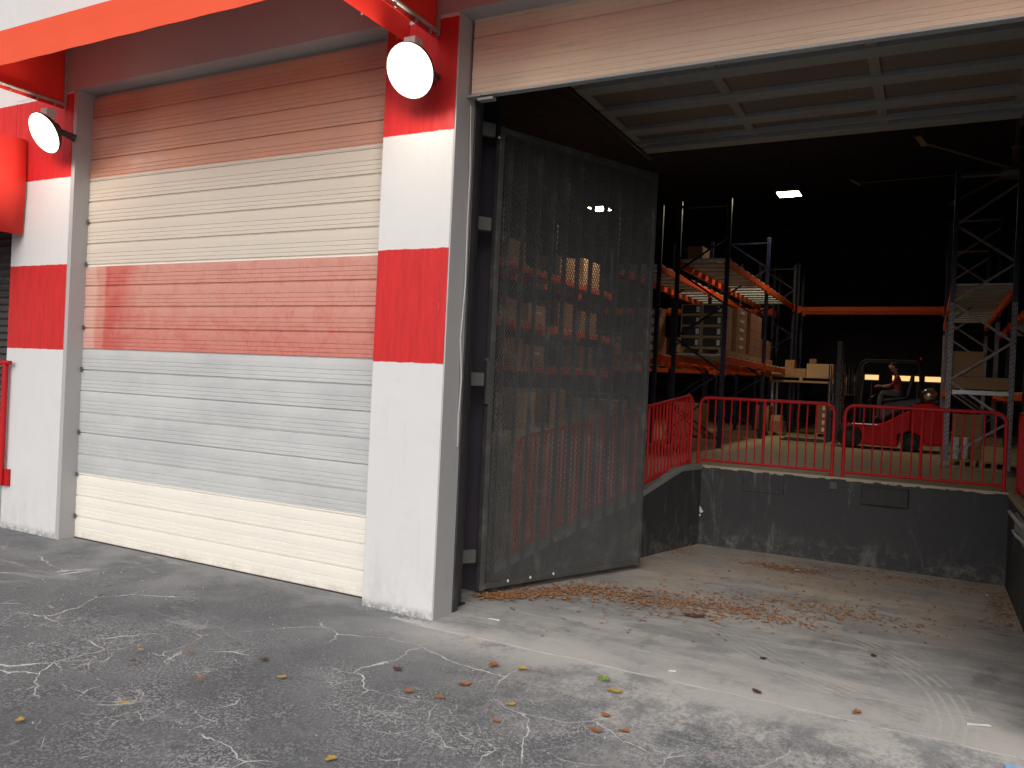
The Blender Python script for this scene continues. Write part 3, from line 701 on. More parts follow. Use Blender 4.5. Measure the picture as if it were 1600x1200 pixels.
# ================================================================== RAILINGS
def rail_panel(name, label, p, q, zb0, zb1, h0, h1, nb, group, r=.019, mids=(.5,), br=.0085):
    """p,q: 2D ends; zb*: bottom pipe height; h*: panel height; rounded top corners"""
    p = Vector(p); q = Vector(q); L = (q - p).length; dd = (q - p) / L
    t = thing(name, label, 'railing', (p.x, p.y, min(zb0, zb1)), group)
    def P3(s_, z): v = p + dd * s_; return (v.x, v.y, z)
    def bz(s_): return zb0 + (zb1 - zb0) * s_ / L
    def tz(s_): return bz(s_) + h0 + (h1 - h0) * s_ / L
    rc = .10; pts = [P3(0, bz(0) - .05)]
    pts.append(P3(0, tz(0) - rc))
    for i in range(1, 6):
        a = math.pi / 2 * i / 6; pts.append(P3(rc * (1 - math.cos(a)), tz(0) - rc + rc * math.sin(a)))
    for i in range(1, 8): pts.append(P3(rc + (L - 2 * rc) * (i - 1) / 6, tz(rc + (L - 2 * rc) * (i - 1) / 6)))
    for i in range(1, 6):
        a = math.pi / 2 * i / 6; pts.append(P3(L - rc + rc * math.sin(a), tz(L) - rc + rc * math.cos(a)))
    pts += [P3(L, tz(L) - rc), P3(L, bz(L) - .05)]
    MB().tube(pts, r, 10).build('frame', M['pipe_red'], t, smooth=True)
    MB().tube([P3(0, bz(0) + .01), P3(L, bz(L) + .01)], r * .8, 8).build('bottom_rail', M['pipe_red'], t, smooth=True)
    for m in mids: MB().tube([P3(L * m, bz(L * m)), P3(L * m, tz(L * m))], r * .85, 8).build('middle_post', M['pipe_red'], t, smooth=True)
    for k in range(1, nb):
        s_ = L * k / nb
        if any(abs(s_ - L * m) < .02 for m in mids): continue
        b = random.uniform(-.006, .006)
        MB().tube([P3(s_, bz(s_) + .01), P3(s_ + b, (bz(s_) + tz(s_)) / 2), P3(s_, tz(s_) - .005)], br, 6).build('baluster', M['pipe_red'], t, smooth=True)
    for s_ in (0, L):
        MB().lathe(P3(s_, bz(s_) - .052), (0, 0, 1), [(.04, 0), (.04, .008)], 12).build('foot', M['pipe_red'], t)
GR = 'red pipe railings round the truck well'
rail_panel('railing', 'red pipe railing panel on the left half of the dock edge', (.79, 4.36), (2.26, 4.36), DZ + .05, DZ + .05, .74, .74, 16, GR)
rail_panel('railing', 'red pipe railing panel in front of the forklift on the right half of dock edge', (2.37, 4.36), (3.86, 4.36), DZ + .05, DZ + .05, .735, .735, 16, GR)
e0 = A0.lerp(A1, .08) + nrm * .07; e1 = A0.lerp(A1, .955) + nrm * .07
rail_panel('railing', 'red pipe railing sloping along the left curb behind the mesh gate', (e0.x, e0.y), (e1.x, e1.y), .31, DZ + .05, .98, .76, 44, GR, mids=(.38, .7), br=.013)
rail_panel('railing', 'red pipe railing at the right frame edge along the right well wall', (3.97, 4.25), (3.97, 2.2), DZ + .05, DZ + .05, .74, .74, 18, GR)
# handrail on the left stoop
t = thing('handrail', 'red pipe handrail beside the left entrance at the frame edge', 'handrail', (-5.5, -.03, .45))
MB().tube([(-6.9, -.06, 1.745), (-5.30, -.06, 1.745)], .022, 10).build('top_rail', M['pipe_red'], t, smooth=True)
MB().tube([(-6.9, -.05, .80), (-5.42, -.05, .80)], .018, 10).build('lower_rail', M['pipe_red'], t, smooth=True)
MB().tube([(-5.40, -.05, .47), (-5.40, -.05, 1.74)], .030, 12).build('post', M['pipe_red'], t, smooth=True)
MB().tube([(-6.8, -.05, .47), (-6.8, -.05, 1.74)], .026, 12).build('post', M['pipe_red'], t, smooth=True)
MB().box(-6.9, -5.31, -.035, .0, .455, .63).build('kick_plate', M['pipe_red'], t, bevel=.004)

# ================================================================== RACKS
def rack(name, label, frames, d0, d1, levels, height, axis='y', post='navy', fr_h=None, nobeam=(), front_holes=False, decks=(), brace_mat=None):
    """frames: positions along the row; d0,d1: the two post lines across it"""
    def Q(a, b, z): return (b, a, z) if axis == 'y' else (a, b, z)
    o = Q(frames[0], d0, DZ)
    t = thing(name, label, 'rack', o, 'pallet racks with orange beams')
    for a in frames:
        for b in (d0, d1):
            c = Q(a, b, 0); mb = MB().box(c[0] - .032, c[0] + .032, c[1] - .026, c[1] + .026, DZ, height).box(c[0] - .06, c[0] + .06, c[1] - .06, c[1] + .06, DZ, DZ + .008)
            if post == 'lit_worn_post':
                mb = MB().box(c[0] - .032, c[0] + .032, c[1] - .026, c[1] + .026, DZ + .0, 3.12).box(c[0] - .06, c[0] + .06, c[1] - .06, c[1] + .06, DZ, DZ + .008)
                MB().box(c[0] - .031, c[0] + .031, c[1] - .025, c[1] + .025, 3.1205, height).build('shaded_upper_post', M['navy'], t, bevel=.003)  # dark upper, bright lower segment: outdoor light falloff put into the colours
            mb.build('upright', M[post], t, bevel=.003)
            if front_holes and a == frames[0]:
                hb = MB(); z = DZ + .08
                while z < 3.05:
                    hb.box(c[0] - .020, c[0] - .008, c[1] - .0285, c[1] - .0262, z, z + .022).box(c[0] + .008, c[0] + .020, c[1] - .0285, c[1] - .0262, z + .02, z + .042)
                    z += .062
                hb.build('slot_row', M['fork_black'], t)['kind'] = 'stuff'
        z = DZ + .12; k = 0
        while z + .52 < height:
            b0, b1 = (d0, d1) if k % 2 == 0 else (d1, d0)
            MB().bar(Q(a, b0, z), Q(a, b1, z + .52), .018, .03).build('brace', M[brace_mat or post], t); z += .52; k += 1
        MB().bar(Q(a, d0, height - .1), Q(a, d1, height - .1), .018, .03).build('brace', M[post], t)
    for i in range(len(frames) - 1):
        for (z, dk) in levels:
            if (i, z) in nobeam: continue
            for b in (d0, d1):
                p = Q(frames[i] + .035, b, z); q = Q(frames[i + 1] - .035, b, z)
                MB().bar(p, q, .045, .10).build('beam', M['beam'], t, bevel=.003)
                for pp, dr in ((p, 1), (q, -1)):
                    pa = frames[i] + .045 if dr == 1 else frames[i + 1] - .045
                    c = Q(pa, b, z); MB().box(c[0] - .034, c[0] + .034, c[1] - .034, c[1] + .034, z - .09, z + .07).build('beam_end', M['beam'], t)
            if dk and (i, z) not in decks:
                a0, a1 = frames[i] + .03, frames[i + 1] - .03; N = max(2, round((a1 - a0) / .44)); step = (a1 - a0) / N
                for j in range(N):
                    s_ = a0 + j * step; c0 = Q(s_, d0, z + .052); c1 = Q(s_ + step * .55, d1, z + .076)
                    MB().box(min(c0[0], c1[0]), max(c0[0], c1[0]), min(c0[1], c1[1]), max(c0[1], c1[1]), c0[2], c1[2]).build('deck_board', M['deck'], t)
    return t
rack('pallet_rack', 'navy pallet rack with orange beams left of the aisle holding black cartons', [7.3, 10.62, 14.0], .35, -.42, [(2.28, True), (3.76, True)], 4.74)
rack('pallet_rack', 'pallet rack behind the black cartons rack, second row from the aisle', [7.3, 10.62, 13.4], -.72, -1.45, [(2.28, True), (3.70, True)], 4.70)
rack('pallet_rack', 'pallet rack on the far left seen only through the mesh gate', [3.6, 6.9, 9.1, 12.2], -3.4, -4.15, [(2.05, True), (2.83, True), (3.83, True)], 4.9)
rack('pallet_rack', 'pallet rack across the back with one long bare orange beam', [.35, 3.42], 14.55, 15.3, [(3.78, False)], 4.85, axis='x')
rack('pallet_rack', 'pallet rack at the back wall seen through the mesh gate', [-4.7, -1.6, -.3], 15.2, 15.9, [(2.26, True), (3.80, True)], 4.9, axis='x')
rack('pallet_rack', 'pallet rack with scuffed uprights coloured as lit below and shaded above on the right of the dock', [7.2, 10.2, 13.3], 3.385, 4.10, [(3.30, True), (1.92, False)], 4.9, post='lit_worn_post', front_holes=True, nobeam=((1, 1.92),), brace_mat='lit_worn_post')
rack('pallet_rack', 'rightmost pallet rack at the frame edge behind the lit and shaded uprights', [7.9, 10.9, 13.9], 4.32, 5.1, [(3.1, True), (1.9, True)], 4.9)

# ================================================================== CARTONS AND PALLETS
def pallet(x0, x1, y0, y1, z, label, group=None):
    t = thing('pallet', label, 'pallet', ((x0 + x1) / 2, (y0 + y1) / 2, z), group)
    for k in range(3):
        xx = x0 + (x1 - x0 - .06) * k / 2; MB().box(xx, xx + .06, y0, y1, z + .002, z + .065).build('stringer', M['wood'], t)
    for k in range(6):
        yy = y0 + (y1 - y0 - .08) * k / 5; MB().box(x0, x1, yy, yy + .08, z + .0655, z + .08).build('board', M['wood'], t)
    for k in range(3):
        yy = y0 + (y1 - y0 - .08) * k / 2; MB().box(x0, x1, yy, yy + .08, z + .0005, z + .0018).build('board', M['wood'], t)
    return t
def carton(x0, x1, y0, y1, z0, z1, label, mat='carton', group='cartons stored in the warehouse', lab=None, tape=True, front=None):
    t = thing('carton', label, 'box', ((x0 + x1) / 2, (y0 + y1) / 2, z0), group)
    MB().box(x0, x1, y0, y1, z0, z1).build('box', M[mat], t, bevel=.005)
    if tape:
        ym = (y0 + y1) / 2; MB().box(x0 - .001, x1 + .001, ym - .015, ym + .015, z1 - .04, z1 + .001).build('tape', M['carton_light'], t)
    if front:
        b = .02; MB().box(x0 + b, x1 - b, y0 - .002, y0 + .001, z0 + b, z1 - b * .7).build('printed_front', M['carton_black'], t)
    if lab == 'front':
        MB().box(x1 - .085, x1 - .035, y0 - .004, y0 - .001, (z0 + z1) / 2 - .04, (z0 + z1) / 2 + .045).build('label', M['label'], t)
    if lab == 'side':
        MB().box(x1 - .001, x1 + .003, y0 + .25, y0 + .55, (z0 + z1) / 2 + .0, (z0 + z1) / 2 + .045).build('label', M['label'], t)
    return t
ordn = ['bottom', 'second from bottom', 'third from bottom', 'fourth from bottom', 'fifth from bottom', 'sixth from bottom', 'top']
def nm(i, n): return 'top' if i == n - 1 else ordn[i]
Z2 = 2.28 + .087
pallet(-.34, .32, 7.36, 8.2, Z2, 'wooden pallet under the black fronted cartons')
for i in range(4):
    for j, side in enumerate(('left', 'right')):
        x0 = -.355 + j * .335; z0 = Z2 + .082 + i * .172
        carton(x0, x0 + .327, 7.38, 8.0, z0, z0 + .168, 'black fronted carton with white label, %s of the %s column' % (nm(i, 4), side), 'carton_light', 'black fronted cartons on the rack', 'front', False, True)
pallet(-.32, .33, 8.3, 9.2, Z2, 'wooden pallet under the carton stack with white side labels')
for i in range(5):
    z0 = Z2 + .082 + i * .145
    carton(-.02, .315, 8.32, 9.1, z0, z0 + .142, 'brown carton with white side label facing the aisle, %s of its stack' % nm(i, 5), 'carton', lab='side')
    carton(-.33, -.025, 8.32, 9.1, z0, z0 + .142, 'brown carton behind the white labelled stack, %s one' % nm(i, 5), 'carton', tape=False)
pallet(-.32, .33, 9.4, 10.5, Z2, 'wooden pallet under the plain reddish carton stack')
for i in range(5):
    z0 = Z2 + .082 + i * .15
    for j in range(2):
        y0 = 9.42 + j * .53
        carton(-.2, .315, y0, y0 + .52, z0, z0 + .147, 'plain reddish carton in the %s half of the far aisle stack, %s one' % (('near', 'far')[j], nm(i, 5)), 'carton_red')
pallet(-.30, .33, 10.8, 11.7, Z2, 'wooden pallet in the far bay of the left rack')
carton(-.25, .3, 10.82, 11.6, Z2 + .082, Z2 + .45, 'large brown carton alone in the far bay of left rack', 'carton_red')
# tops and rear row
Z3 = 3.76 + .087
carton(-.40, -.16, 7.75, 8.2, Z3, Z3 + .26, 'tall brown carton standing on the top shelf of left rack', 'carton')
carton(-.12, .05, 7.9, 8.3, Z3, Z3 + .09, 'small flat brown carton on the top shelf of left rack', 'carton_light')
for i in range(5):
    z0 = Z2 + .01 + i * .14
    carton(-1.02, -.76, 7.4, 7.9, z0, z0 + .137, 'brown carton in the narrow stack left of the black fronted cartons, %s one' % nm(i, 5), 'carton' if i % 2 else 'carton_red', lab='front')
    if i < 4: carton(-1.36, -1.06, 7.42, 7.95, z0, z0 + .137, 'reddish carton at the left end of second rack row, %s one' % nm(i, 4), 'carton_red')
# far left rack cartons (seen through the mesh)
rnd = random.Random(11)
names_b = ['lower', 'middle', 'upper']
for li, z in enumerate((2.05, 2.83, 3.83)):
    for bi, y in enumerate((4.0, 5.2, 7.1, 8.1, 9.4, 10.6)):
        if rnd.random() < .12: continue
        h = rnd.uniform(.32, .55); wd = rnd.uniform(.7, .95)
        carton(-3.95, -3.42, y, y + wd, z + .087, z + .087 + h, '%s carton, %s on the %s shelf of the rack seen behind the gate' % (('brown', 'light', 'reddish')[(li + bi) % 3], ('nearest', 'second nearest', 'third nearest', 'third farthest', 'second farthest', 'farthest')[bi], names_b[li]), ('carton', 'carton_light', 'carton_red')[(li + bi) % 3], 'cartons on the far left rack', lab='side' if bi % 2 else None)
for bi, y in enumerate((6.2, 7.6, 9.0)):
    pallet(-4.0, -3.4, y, y + 1.0, DZ, '%s floor pallet under the far left rack' % ('nearest', 'middle', 'farthest')[bi])
    carton(-3.98, -3.42, y + .02, y + .96, DZ + .082, DZ + .75, '%s large carton on floor level of the far left rack' % ('nearest', 'middle', 'farthest')[bi], ('carton', 'carton_light', 'carton')[bi], 'cartons on the far left rack')
for bi, x in enumerate((-4.4, -3.6, -2.8, -1.3)):
    carton(x, x + .62, 15.3, 15.8, Z2 + .0, Z2 + .75, '%s tall carton on back rack behind the gate' % ('leftmost', 'second', 'third', 'rightmost')[bi], 'carton_red' if bi % 2 else 'carton', 'cartons on the back rack')
# platform stack between the racks
t = thing('platform_rack', 'low shelf frame at the back carrying a pallet of mixed cartons', 'shelf', (.7, 13.3, DZ))
for x in (.12, 1.3):
    for y in (13.1, 13.7): MB().box(x - .02, x + .02, y - .02, y + .02, DZ, 2.05).build('leg', M['galv'], t)
MB().box(.05, 1.37, 13.02, 13.78, 2.051, 2.09).build('shelf_board', M['wood'], t, bevel=.003)
pallet(.06, 1.36, 13.05, 13.75, 2.091, 'wide wooden pallet on the low shelf at the back')
zz = 2.173
carton(.08, .36, 13.06, 13.5, zz, zz + .20, 'low open brown carton at left end of the back pallet', 'carton_light')
carton(.365, .56, 13.06, 13.4, zz, zz + .36, 'narrow upright brown carton on the back pallet', 'carton')
carton(.565, .80, 13.06, 13.5, zz, zz + .18, 'low brown carton in the middle of the back pallet', 'carton')
carton(.81, 1.34, 13.06, 13.6, zz, zz + .29, 'wide pale speckled carton at right end of the back pallet', 'carton_light')
carton(.84, .98, 13.2, 13.4, zz + .292, zz + .40, 'small dark carton on top of the wide pale one', 'carton_red')
# stacks on the floor
pallet(.02, .50, 12.2, 12.8, DZ, 'wooden pallet under the tall upright floor carton'); 
carton(-.05, .22, 12.22, 12.7, DZ + .082, DZ + .60, 'tall upright brown carton on floor behind the left railing', 'carton')
carton(.24, .50, 12.22, 12.6, DZ + .082, DZ + .30, 'squat reddish carton with open flaps beside the tall one', 'carton_red')
carton(.26, .46, 12.24, 12.5, DZ + .302, DZ + .42, 'small carton balanced on the squat reddish one', 'carton_light')
pallet(1.05, 1.48, 12.9, 13.5, DZ, 'wooden pallet under the wrapped stack left of the forklift')
for i in range(4):
    z0 = DZ + .082 + i * .15
    carton(1.06, 1.27, 12.92, 13.4, z0, z0 + .147, 'brown carton in left column of wrapped stack near forklift, %s one' % nm(i, 4), 'carton_red', lab='front')
    carton(1.275, 1.47, 12.92, 13.4, z0, z0 + .147, 'brown carton in right column of wrapped stack near forklift, %s one' % nm(i, 4), 'carton')
# cardboard panel stack under left rack
pallet(-1.15, -.45, 9.4, 10.1, DZ, 'wooden pallet under the pale strapped crate')
tc = thing('crate', 'pale wooden crate with dark crossed straps under the left rack', 'crate', (-.8, 9.7, DZ))
MB().box(-1.1, -.5, 9.42, 10.0, DZ + .082, DZ + .62).build('body', M['carton_light'], tc, bevel=.006)
for s_ in (0, 1): MB().bar((-1.1 if s_ else -.5, 9.415, DZ + .09), (-.5 if s_ else -1.1, 9.415, DZ + .61), .008, .03).build('strap', M['fork_black'], tc)
pallet(-2.6, -1.7, 8.2, 9.1, DZ, 'wooden pallet standing behind the sloping railing')
carton(-2.55, -1.75, 8.22, 9.0, DZ + .082, DZ + .62, 'big brown carton on floor behind the sloping railing', 'carton')
# right rack: board shelf, big carton, floor pallets
Z4 = 1.92 + .055
MB_s = MB().box(3.43, 4.07, 7.17, 7.23, 1.90, 1.955).build('front_bar', M['galv'], None, origin=(3.75, 7.2, 1.9)); tag(MB_s, 'pale horizontal steel bar across the right rack frame', 'bar')
carton(3.40, 4.09, 7.25, 8.1, Z4, Z4 + .16, 'wide flat brown carton on right rack shelf', 'carton')
carton(3.40, 3.78, 7.28, 8.0, Z4 + .163, Z4 + .50, 'square brown carton on top of the wide flat one', 'carton')
pallet(3.45, 3.76, 7.6, 8.4, DZ, 'wooden pallet under the left floor stack of right rack')
for i in range(4):
    z0 = DZ + .082 + i * .155
    carton(3.50, 3.83, 7.9, 8.5, z0, z0 + .152, 'brown carton in floor stack behind the bright upright, %s one' % nm(i, 4), 'carton')
pallet(3.80, 4.14, 7.5, 8.2, DZ, 'wooden pallet under the right floor carton')
carton(3.82, 4.12, 7.52, 8.1, DZ + .082, DZ + .30, 'wide brown carton on the right floor pallet', 'carton_light')
carton(3.86, 4.06, 7.54, 7.9, DZ + .302, DZ + .41, 'small brown carton on top of the right floor carton', 'carton')
for j in range(2):
    t = thing('bucket_stack', 'stack of white round tubs in front of cartons, %s stack' % ('left', 'right')[j], 'tubs', (3.52 + j * .11, 7.62, DZ + .082), 'stacks of white tubs at right rack')
    for i in range(5 - 0):
        z0 = DZ + .085 + i * .062
        MB().lathe((3.515 + j * .115, 7.64 + j * .1, z0), (0, 0, 1), [(.038, 0), (.042, .045), (.046, .046), (.046, .055), (.04, .056)], 14).build('tub', M['buckets'] if i % 1 == 0 else M['label'], t, smooth=True)

# ================================================================== LIT STRIP, BACK DETAILS
for i, (x0, x1) in enumerate(((1.86, 2.14), (2.42, 2.78), (2.86, 2.98), (3.06, 3.42))):
    t = thing('lit_strip', 'glowing yellow slot low on the back wall, %s of four' % ('leftmost', 'second', 'third', 'rightmost')[i], 'light', (x0, 14.6, 2.2), 'glowing slots at the back')
    MB().box(x0, x1, 14.60, 14.62, 2.20, 2.31).build('glow_panel', M['strip_glow'], t)
    mb = MB().box(x0 - .03, x1 + .03, 14.585, 14.64, 2.311, 2.34).box(x0 - .03, x1 + .03, 14.585, 14.64, 2.17, 2.199)
    mb.build('frame', M['fork_black'], t)
    MB().bar(((x0 + x1) / 2, 14.63, 2.18), ((x0 + x1) / 2, 14.63, DZ), .03, .03).build('stand', M['fork_black'], t)
# wrapped goods and bottles on a far trolley, glinting
t = thing('stock_trolley', 'dark trolley with upright glinting tubes behind the forklift mast', 'trolley', (1.7, 12.2, DZ))
MB().box(1.35, 2.0, 12.0, 12.4, DZ + .9, DZ + .93).build('shelf', M['fork_black'], t)
for x in (1.38, 1.97):
    for y in (12.02, 12.38): MB().bar((x, y, DZ), (x, y, DZ + 1.5), .025, .025).build('leg', M['fork_black'], t)
rnd = random.Random(4)
for k in range(12):
    x = 1.42 + k * .046; y = 12.05 + rnd.uniform(0, .25); h = rnd.uniform(.35, .62)
    MB().lathe((x, y, DZ + .931), (0, 0, 1), [(.015, 0), (.016, h * .8), (.007, h * .88), (.007, h)], 8).build('tube', M['steel'] if k % 3 == 0 else M['fork_black'], t, smooth=True)

# ================================================================== FORKLIFT
F = thing('forklift', 'red counterweight forklift parked behind the right railing, facing left', 'forklift', (2.6, 10.3, DZ))
y0, y1 = 9.95, 10.7
MB().prism([(1.90, 1.10), (2.10, .99), (2.72, .98), (2.72, 1.2), (2.9, 1.27), (2.9, 1.62), (2.72, 1.52), (2.5, 1.38), (2.36, 1.335), (1.88, 1.335), (1.86, 1.30)], 'y', y0, y1).build('body', M['fork_red'], F, bevel=.02)
MB().prism([(2.905, 1.27), (3.08, 1.18), (3.12, 1.03), (3.36, 1.05), (3.42, 1.2), (3.42, 1.55), (3.34, 1.70), (3.18, 1.75), (2.905, 1.70)], 'y', y0 - .02, y1 + .02).build('counterweight', M['fork_red'], F, bevel=.03)
MB().prism([(2.42, 1.385), (2.56, 1.5), (2.74, 1.6), (3.1, 1.77), (3.1, 1.84), (2.5, 1.72), (2.40, 1.6)], 'y', y0 + .1, y1 - .1).build('engine_hood', M['fork_black'], F, bevel=.02)
MB().box(2.0, 2.40, y0 - .004, y0 + .05, 1.336, 1.35).build('step_edge', M['steel'], F)
MB().prism([(2.45, 1.73), (2.83, 1.80), (2.86, 1.86), (2.46, 1.80)], 'y', y0 + .2, y1 - .2).build('seat', M['fork_black'], F, bevel=.02)
MB().prism([(2.80, 1.84), (2.86, 1.84), (2.93, 2.2), (2.87, 2.2)], 'y', y0 + .2, y1 - .2).build('backrest', M['fork_black'], F, bevel=.02)
for (x, rr, yy) in ((1.97, .20, y0 - .03), (1.97, .20, y1 - .10), (2.92, .165, y0 - .0), (2.92, .165, y1 - .13)):
    wh = MB().lathe((x, yy, DZ + rr), (0, 1, 0), [(rr * .55, 0), (rr * .9, -.004), (rr, .02), (rr, .11), (rr * .9, .13), (rr * .5, .13)], 28).build('wheel', M['rubber'], F, smooth=True)
    MB().lathe((x, yy - .004, DZ + rr), (0, 1, 0), [(rr * .2, -.01), (rr * .3, .0), (rr * .52, .006), (rr * .55, -.004), (rr * .55, .02)], 20).build('rim', M['gate_steel'], wh, smooth=True)
for yy in (y0 + .14, y1 - .14):
    MB().box(1.70, 1.78, yy - .035, yy + .035, DZ + .05, 2.75).build('mast_rail', M['fork_black'], F, bevel=.004)
    MB().box(1.60, 1.66, yy - .04, yy + .04, DZ + .06, DZ + .62).box(.80, 1.60, yy - .04, yy + .04, DZ + .04, DZ + .07).build('fork', M['fork_black'], F, bevel=.006)
    MB().tube([(1.79, yy, DZ + .2), (1.79, yy, 2.4)], .018, 8).build('lift_cylinder', M['steel'], F, smooth=True)
MB().box(1.665, 1.70, y0 + .05, y1 - .05, DZ + .25, DZ + .31).box(1.665, 1.70, y0 + .05, y1 - .05, DZ + .55, DZ + .61).build('carriage', M['fork_black'], F, bevel=.004)
MB().box(1.70, 1.78, y0 + .14, y1 - .14, 2.70, 2.76).build('mast_crossbar', M['fork_black'], F)
for yy in (y0 + .04, y1 - .04):
    MB().tube([(1.98, yy, 1.34), (2.10, yy, 2.40), (2.18, yy, 2.44)], .020, 8).build('guard_post', M['fork_black'], F, smooth=True)
    MB().tube([(3.05, yy, 1.74), (3.0, yy, 2.38), (2.94, yy, 2.44)], .020, 8).build('guard_post', M['fork_black'], F, smooth=True)
    MB().tube([(2.16, yy, 2.44), (2.96, yy, 2.44)], .020, 8).build('guard_rail', M['fork_black'], F, smooth=True)
for k in range(7):
    x = 2.2 + k * .12; MB().bar((x, y0 + .05, 2.45), (x, y1 - .05, 2.45), .018, .025).build('guard_bar', M['fork_black'], F)
MB().tube([(2.14, 10.32, 1.34), (2.26, 10.32, 1.78)], .022, 8).build('steering_column', M['fork_black'], F)
cs = [(2.27 + .11 * math.cos(a) * .55, 10.32 + .13 * math.sin(a), 1.80 + .11 * math.cos(a) * .5) for a in [2 * math.pi * k / 16 for k in range(16)]]
MB().tube(cs, .011, 6, closed=True).build('steering_wheel', M['fork_black'], F, smooth=True)
tk = MB().lathe((3.16, 9.98, 1.885), (0, 1, 0), [(.02, -.02), (.06, -.012), (.10, .015), (.122, .06), (.124, .5), (.10, .56), (.03, .59)], 28).build('gas_tank', M['steel'], F, smooth=True)
MB().box(3.02, 3.30, 10.1, 10.14, 1.76, 1.80).box(3.02, 3.30, 10.4, 10.44, 1.76, 1.80).build('tank_cradle', M['fork_black'], F)
MB().lathe((3.02, y0 + .03, 2.46), (0, 0, 1), [(.02, 0), (.022, .03), (.012, .045)], 10).build('beacon', M['pipe_red'], F, smooth=True)

# operator: one continuous skinned body seated on the forklift, facing left
def person():
    P = thing('person', 'person in a dark red shirt and cap of dark hair seated on the forklift', 'person', (2.68, 10.3, 1.86))
    y = 10.3; hip = Vector((2.70, y, 1.90))
    V = [hip, hip + Vector((-.01, 0, .14)), hip + Vector((-.04, 0, .27)), hip + Vector((-.06, 0, .335)), hip + Vector((-.085, 0, .375))]
    rad = [.085, .075, .085, .034, .03]; E_ = [(0, 1), (1, 2), (2, 3), (3, 4)]
    def ch(start, pts, rs):
        i = start
        for p, r_ in zip(pts, rs): V.append(hip + Vector(p)); rad.append(r_); E_.append((i, len(V) - 1)); i = len(V) - 1
    for s_ in (-1, 1):
        ch(2, [(-.04, .105 * s_, .255), (-.10, .135 * s_, .13), (-.245, .10 * s_, .10), (-.30, .09 * s_, .115)], [.042, .032, .023, .018])
        ch(0, [(-.03, .06 * s_, -.01), (-.27, .085 * s_, .0), (-.30, .085 * s_, -.24), (-.31, .085 * s_, -.43), (-.40, .085 * s_, -.45)], [.068, .052, .042, .03, .022])
    me = bpy.data.meshes.new('body'); me.from_pydata([tuple((v - Vector((2.68, 10.3, 1.86))) * S) for v in V], E_, [])
    ob = bpy.data.objects.new('body', me); C.objects.link(ob); ob.parent = P
    sk = ob.modifiers.new('skin', 'SKIN'); ob.modifiers.new('sub', 'SUBSURF').levels = 2; ob.modifiers['sub'].render_levels = 2
    for i, r_ in enumerate(rad): me.skin_vertices[0].data[i].radius = (r_ * S, r_ * S)
    me.skin_vertices[0].data[0].use_root = True
    # clothing by height and reach on the body itself
    n = NT('clothed body'); xyz = n.xyz(n.n('ShaderNodeTexCoord').outputs['Object'])
    arm = n.math('MULTIPLY', n.ramp(xyz[0], -.115 * S, -.125 * S, 0, 1, False), n.ramp(xyz[2], .10 * S, .11 * S, 0, 1, False))
    neck = n.ramp(xyz[2], .355 * S, .362 * S, 0, 1, False)
    c = n.mix(n.ramp(xyz[2], .075 * S, .085 * S, 0, 1, False), (.13, .13, .135), (.24, .022, .028)); c = n.mix(n.math('MAXIMUM', arm, neck), c, (.42, .21, .14))
    me.materials.append(n.end(c, .8))
    hc = hip + Vector((-.10, 0, .445))
    prof = []
    hd = MB(); NN = 14; vs = []; fs = []
    for i in range(NN + 1):
        th = math.pi * i / NN
        for j in range(16):
            ph = 2 * math.pi * j / 16; dx, dy, dz = math.sin(th) * math.cos(ph), math.sin(th) * math.sin(ph), math.cos(th)
            rx = .072 if dx > 0 else .070; xx = dx * rx; zz_ = dz * .09; yy = dy * .056
            if dx < -.5 and -.1 < dz < .25 and abs(dy) < .25: xx -= .014 * (1 - abs(dy) * 3.5)      # nose
            if dz < -.3 and dx < 0: xx *= .92; yy *= .86
            if dx < -.6 and .1 < dz < .35 and .2 < abs(dy) < .55: xx += .006                     # eye sockets
            vs.append(hc + Vector((xx, yy, zz_)))
    for i in range(NN):
        for j in range(16): fs.append((i * 16 + j, i * 16 + (j + 1) % 16, (i + 1) * 16 + (j + 1) % 16, (i + 1) * 16 + j))
    hd.add(vs, fs); hd.build('head', M['skin'], P, smooth=True)
    hr = MB(); vs = []; fs = []
    for i in range(9):
        th = math.pi * .56 * i / 8
        for j in range(16):
            ph = 2 * math.pi * j / 16; dx, dy, dz = math.sin(th) * math.cos(ph), math.sin(th) * math.sin(ph), math.cos(th)
            z_ = dz * .098; 
            if dx < -.3: z_ = max(z_, .042)
            vs.append(hc + Vector((dx * .078 + .004, dy * .062, z_)))
    for i in range(8):
        for j in range(16): fs.append((i * 16 + j, i * 16 + (j + 1) % 16, (i + 1) * 16 + (j + 1) % 16, (i + 1) * 16 + j))
    hr.add(vs, fs); o = hr.build('hair', M['hair'], P, smooth=True)
    for s_ in (-1, 1):
        MB().lathe(hc + Vector((.005, .056 * s_, 0)), (0, s_, 0), [(.016, 0), (.014, .007), (.006, .009)], 8).build('ear', M['skin'], P, smooth=True)
        h0 = hip + Vector((-.30, .09 * s_, .115))
        hb = MB().tube([h0, h0 + Vector((-.035, 0, -.004)), h0 + Vector((-.05, 0, -.008))], [.016, .021, .018], 8)
        for k in range(4):
            yy = (-.015 + k * .010); b0 = h0 + Vector((-.05, yy, -.004)); ln = (.026, .030, .028, .022)[k]
            hb.tube([b0, b0 + Vector((-ln * .7, 0, -.004)), b0 + Vector((-ln, 0, -.02)), b0 + Vector((-ln * .7, 0, -.034))], [.0055, .005, .0048, .004], 6)
        b0 = h0 + Vector((-.015, -.016 * s_, -.004)); hb.tube([b0, b0 + Vector((-.02, -.012 * s_, -.012)), b0 + Vector((-.04, -.006 * s_, -.024))], [.007, .006, .005], 6)
        hb.build('hand', M['skin'], P, smooth=True)
person()

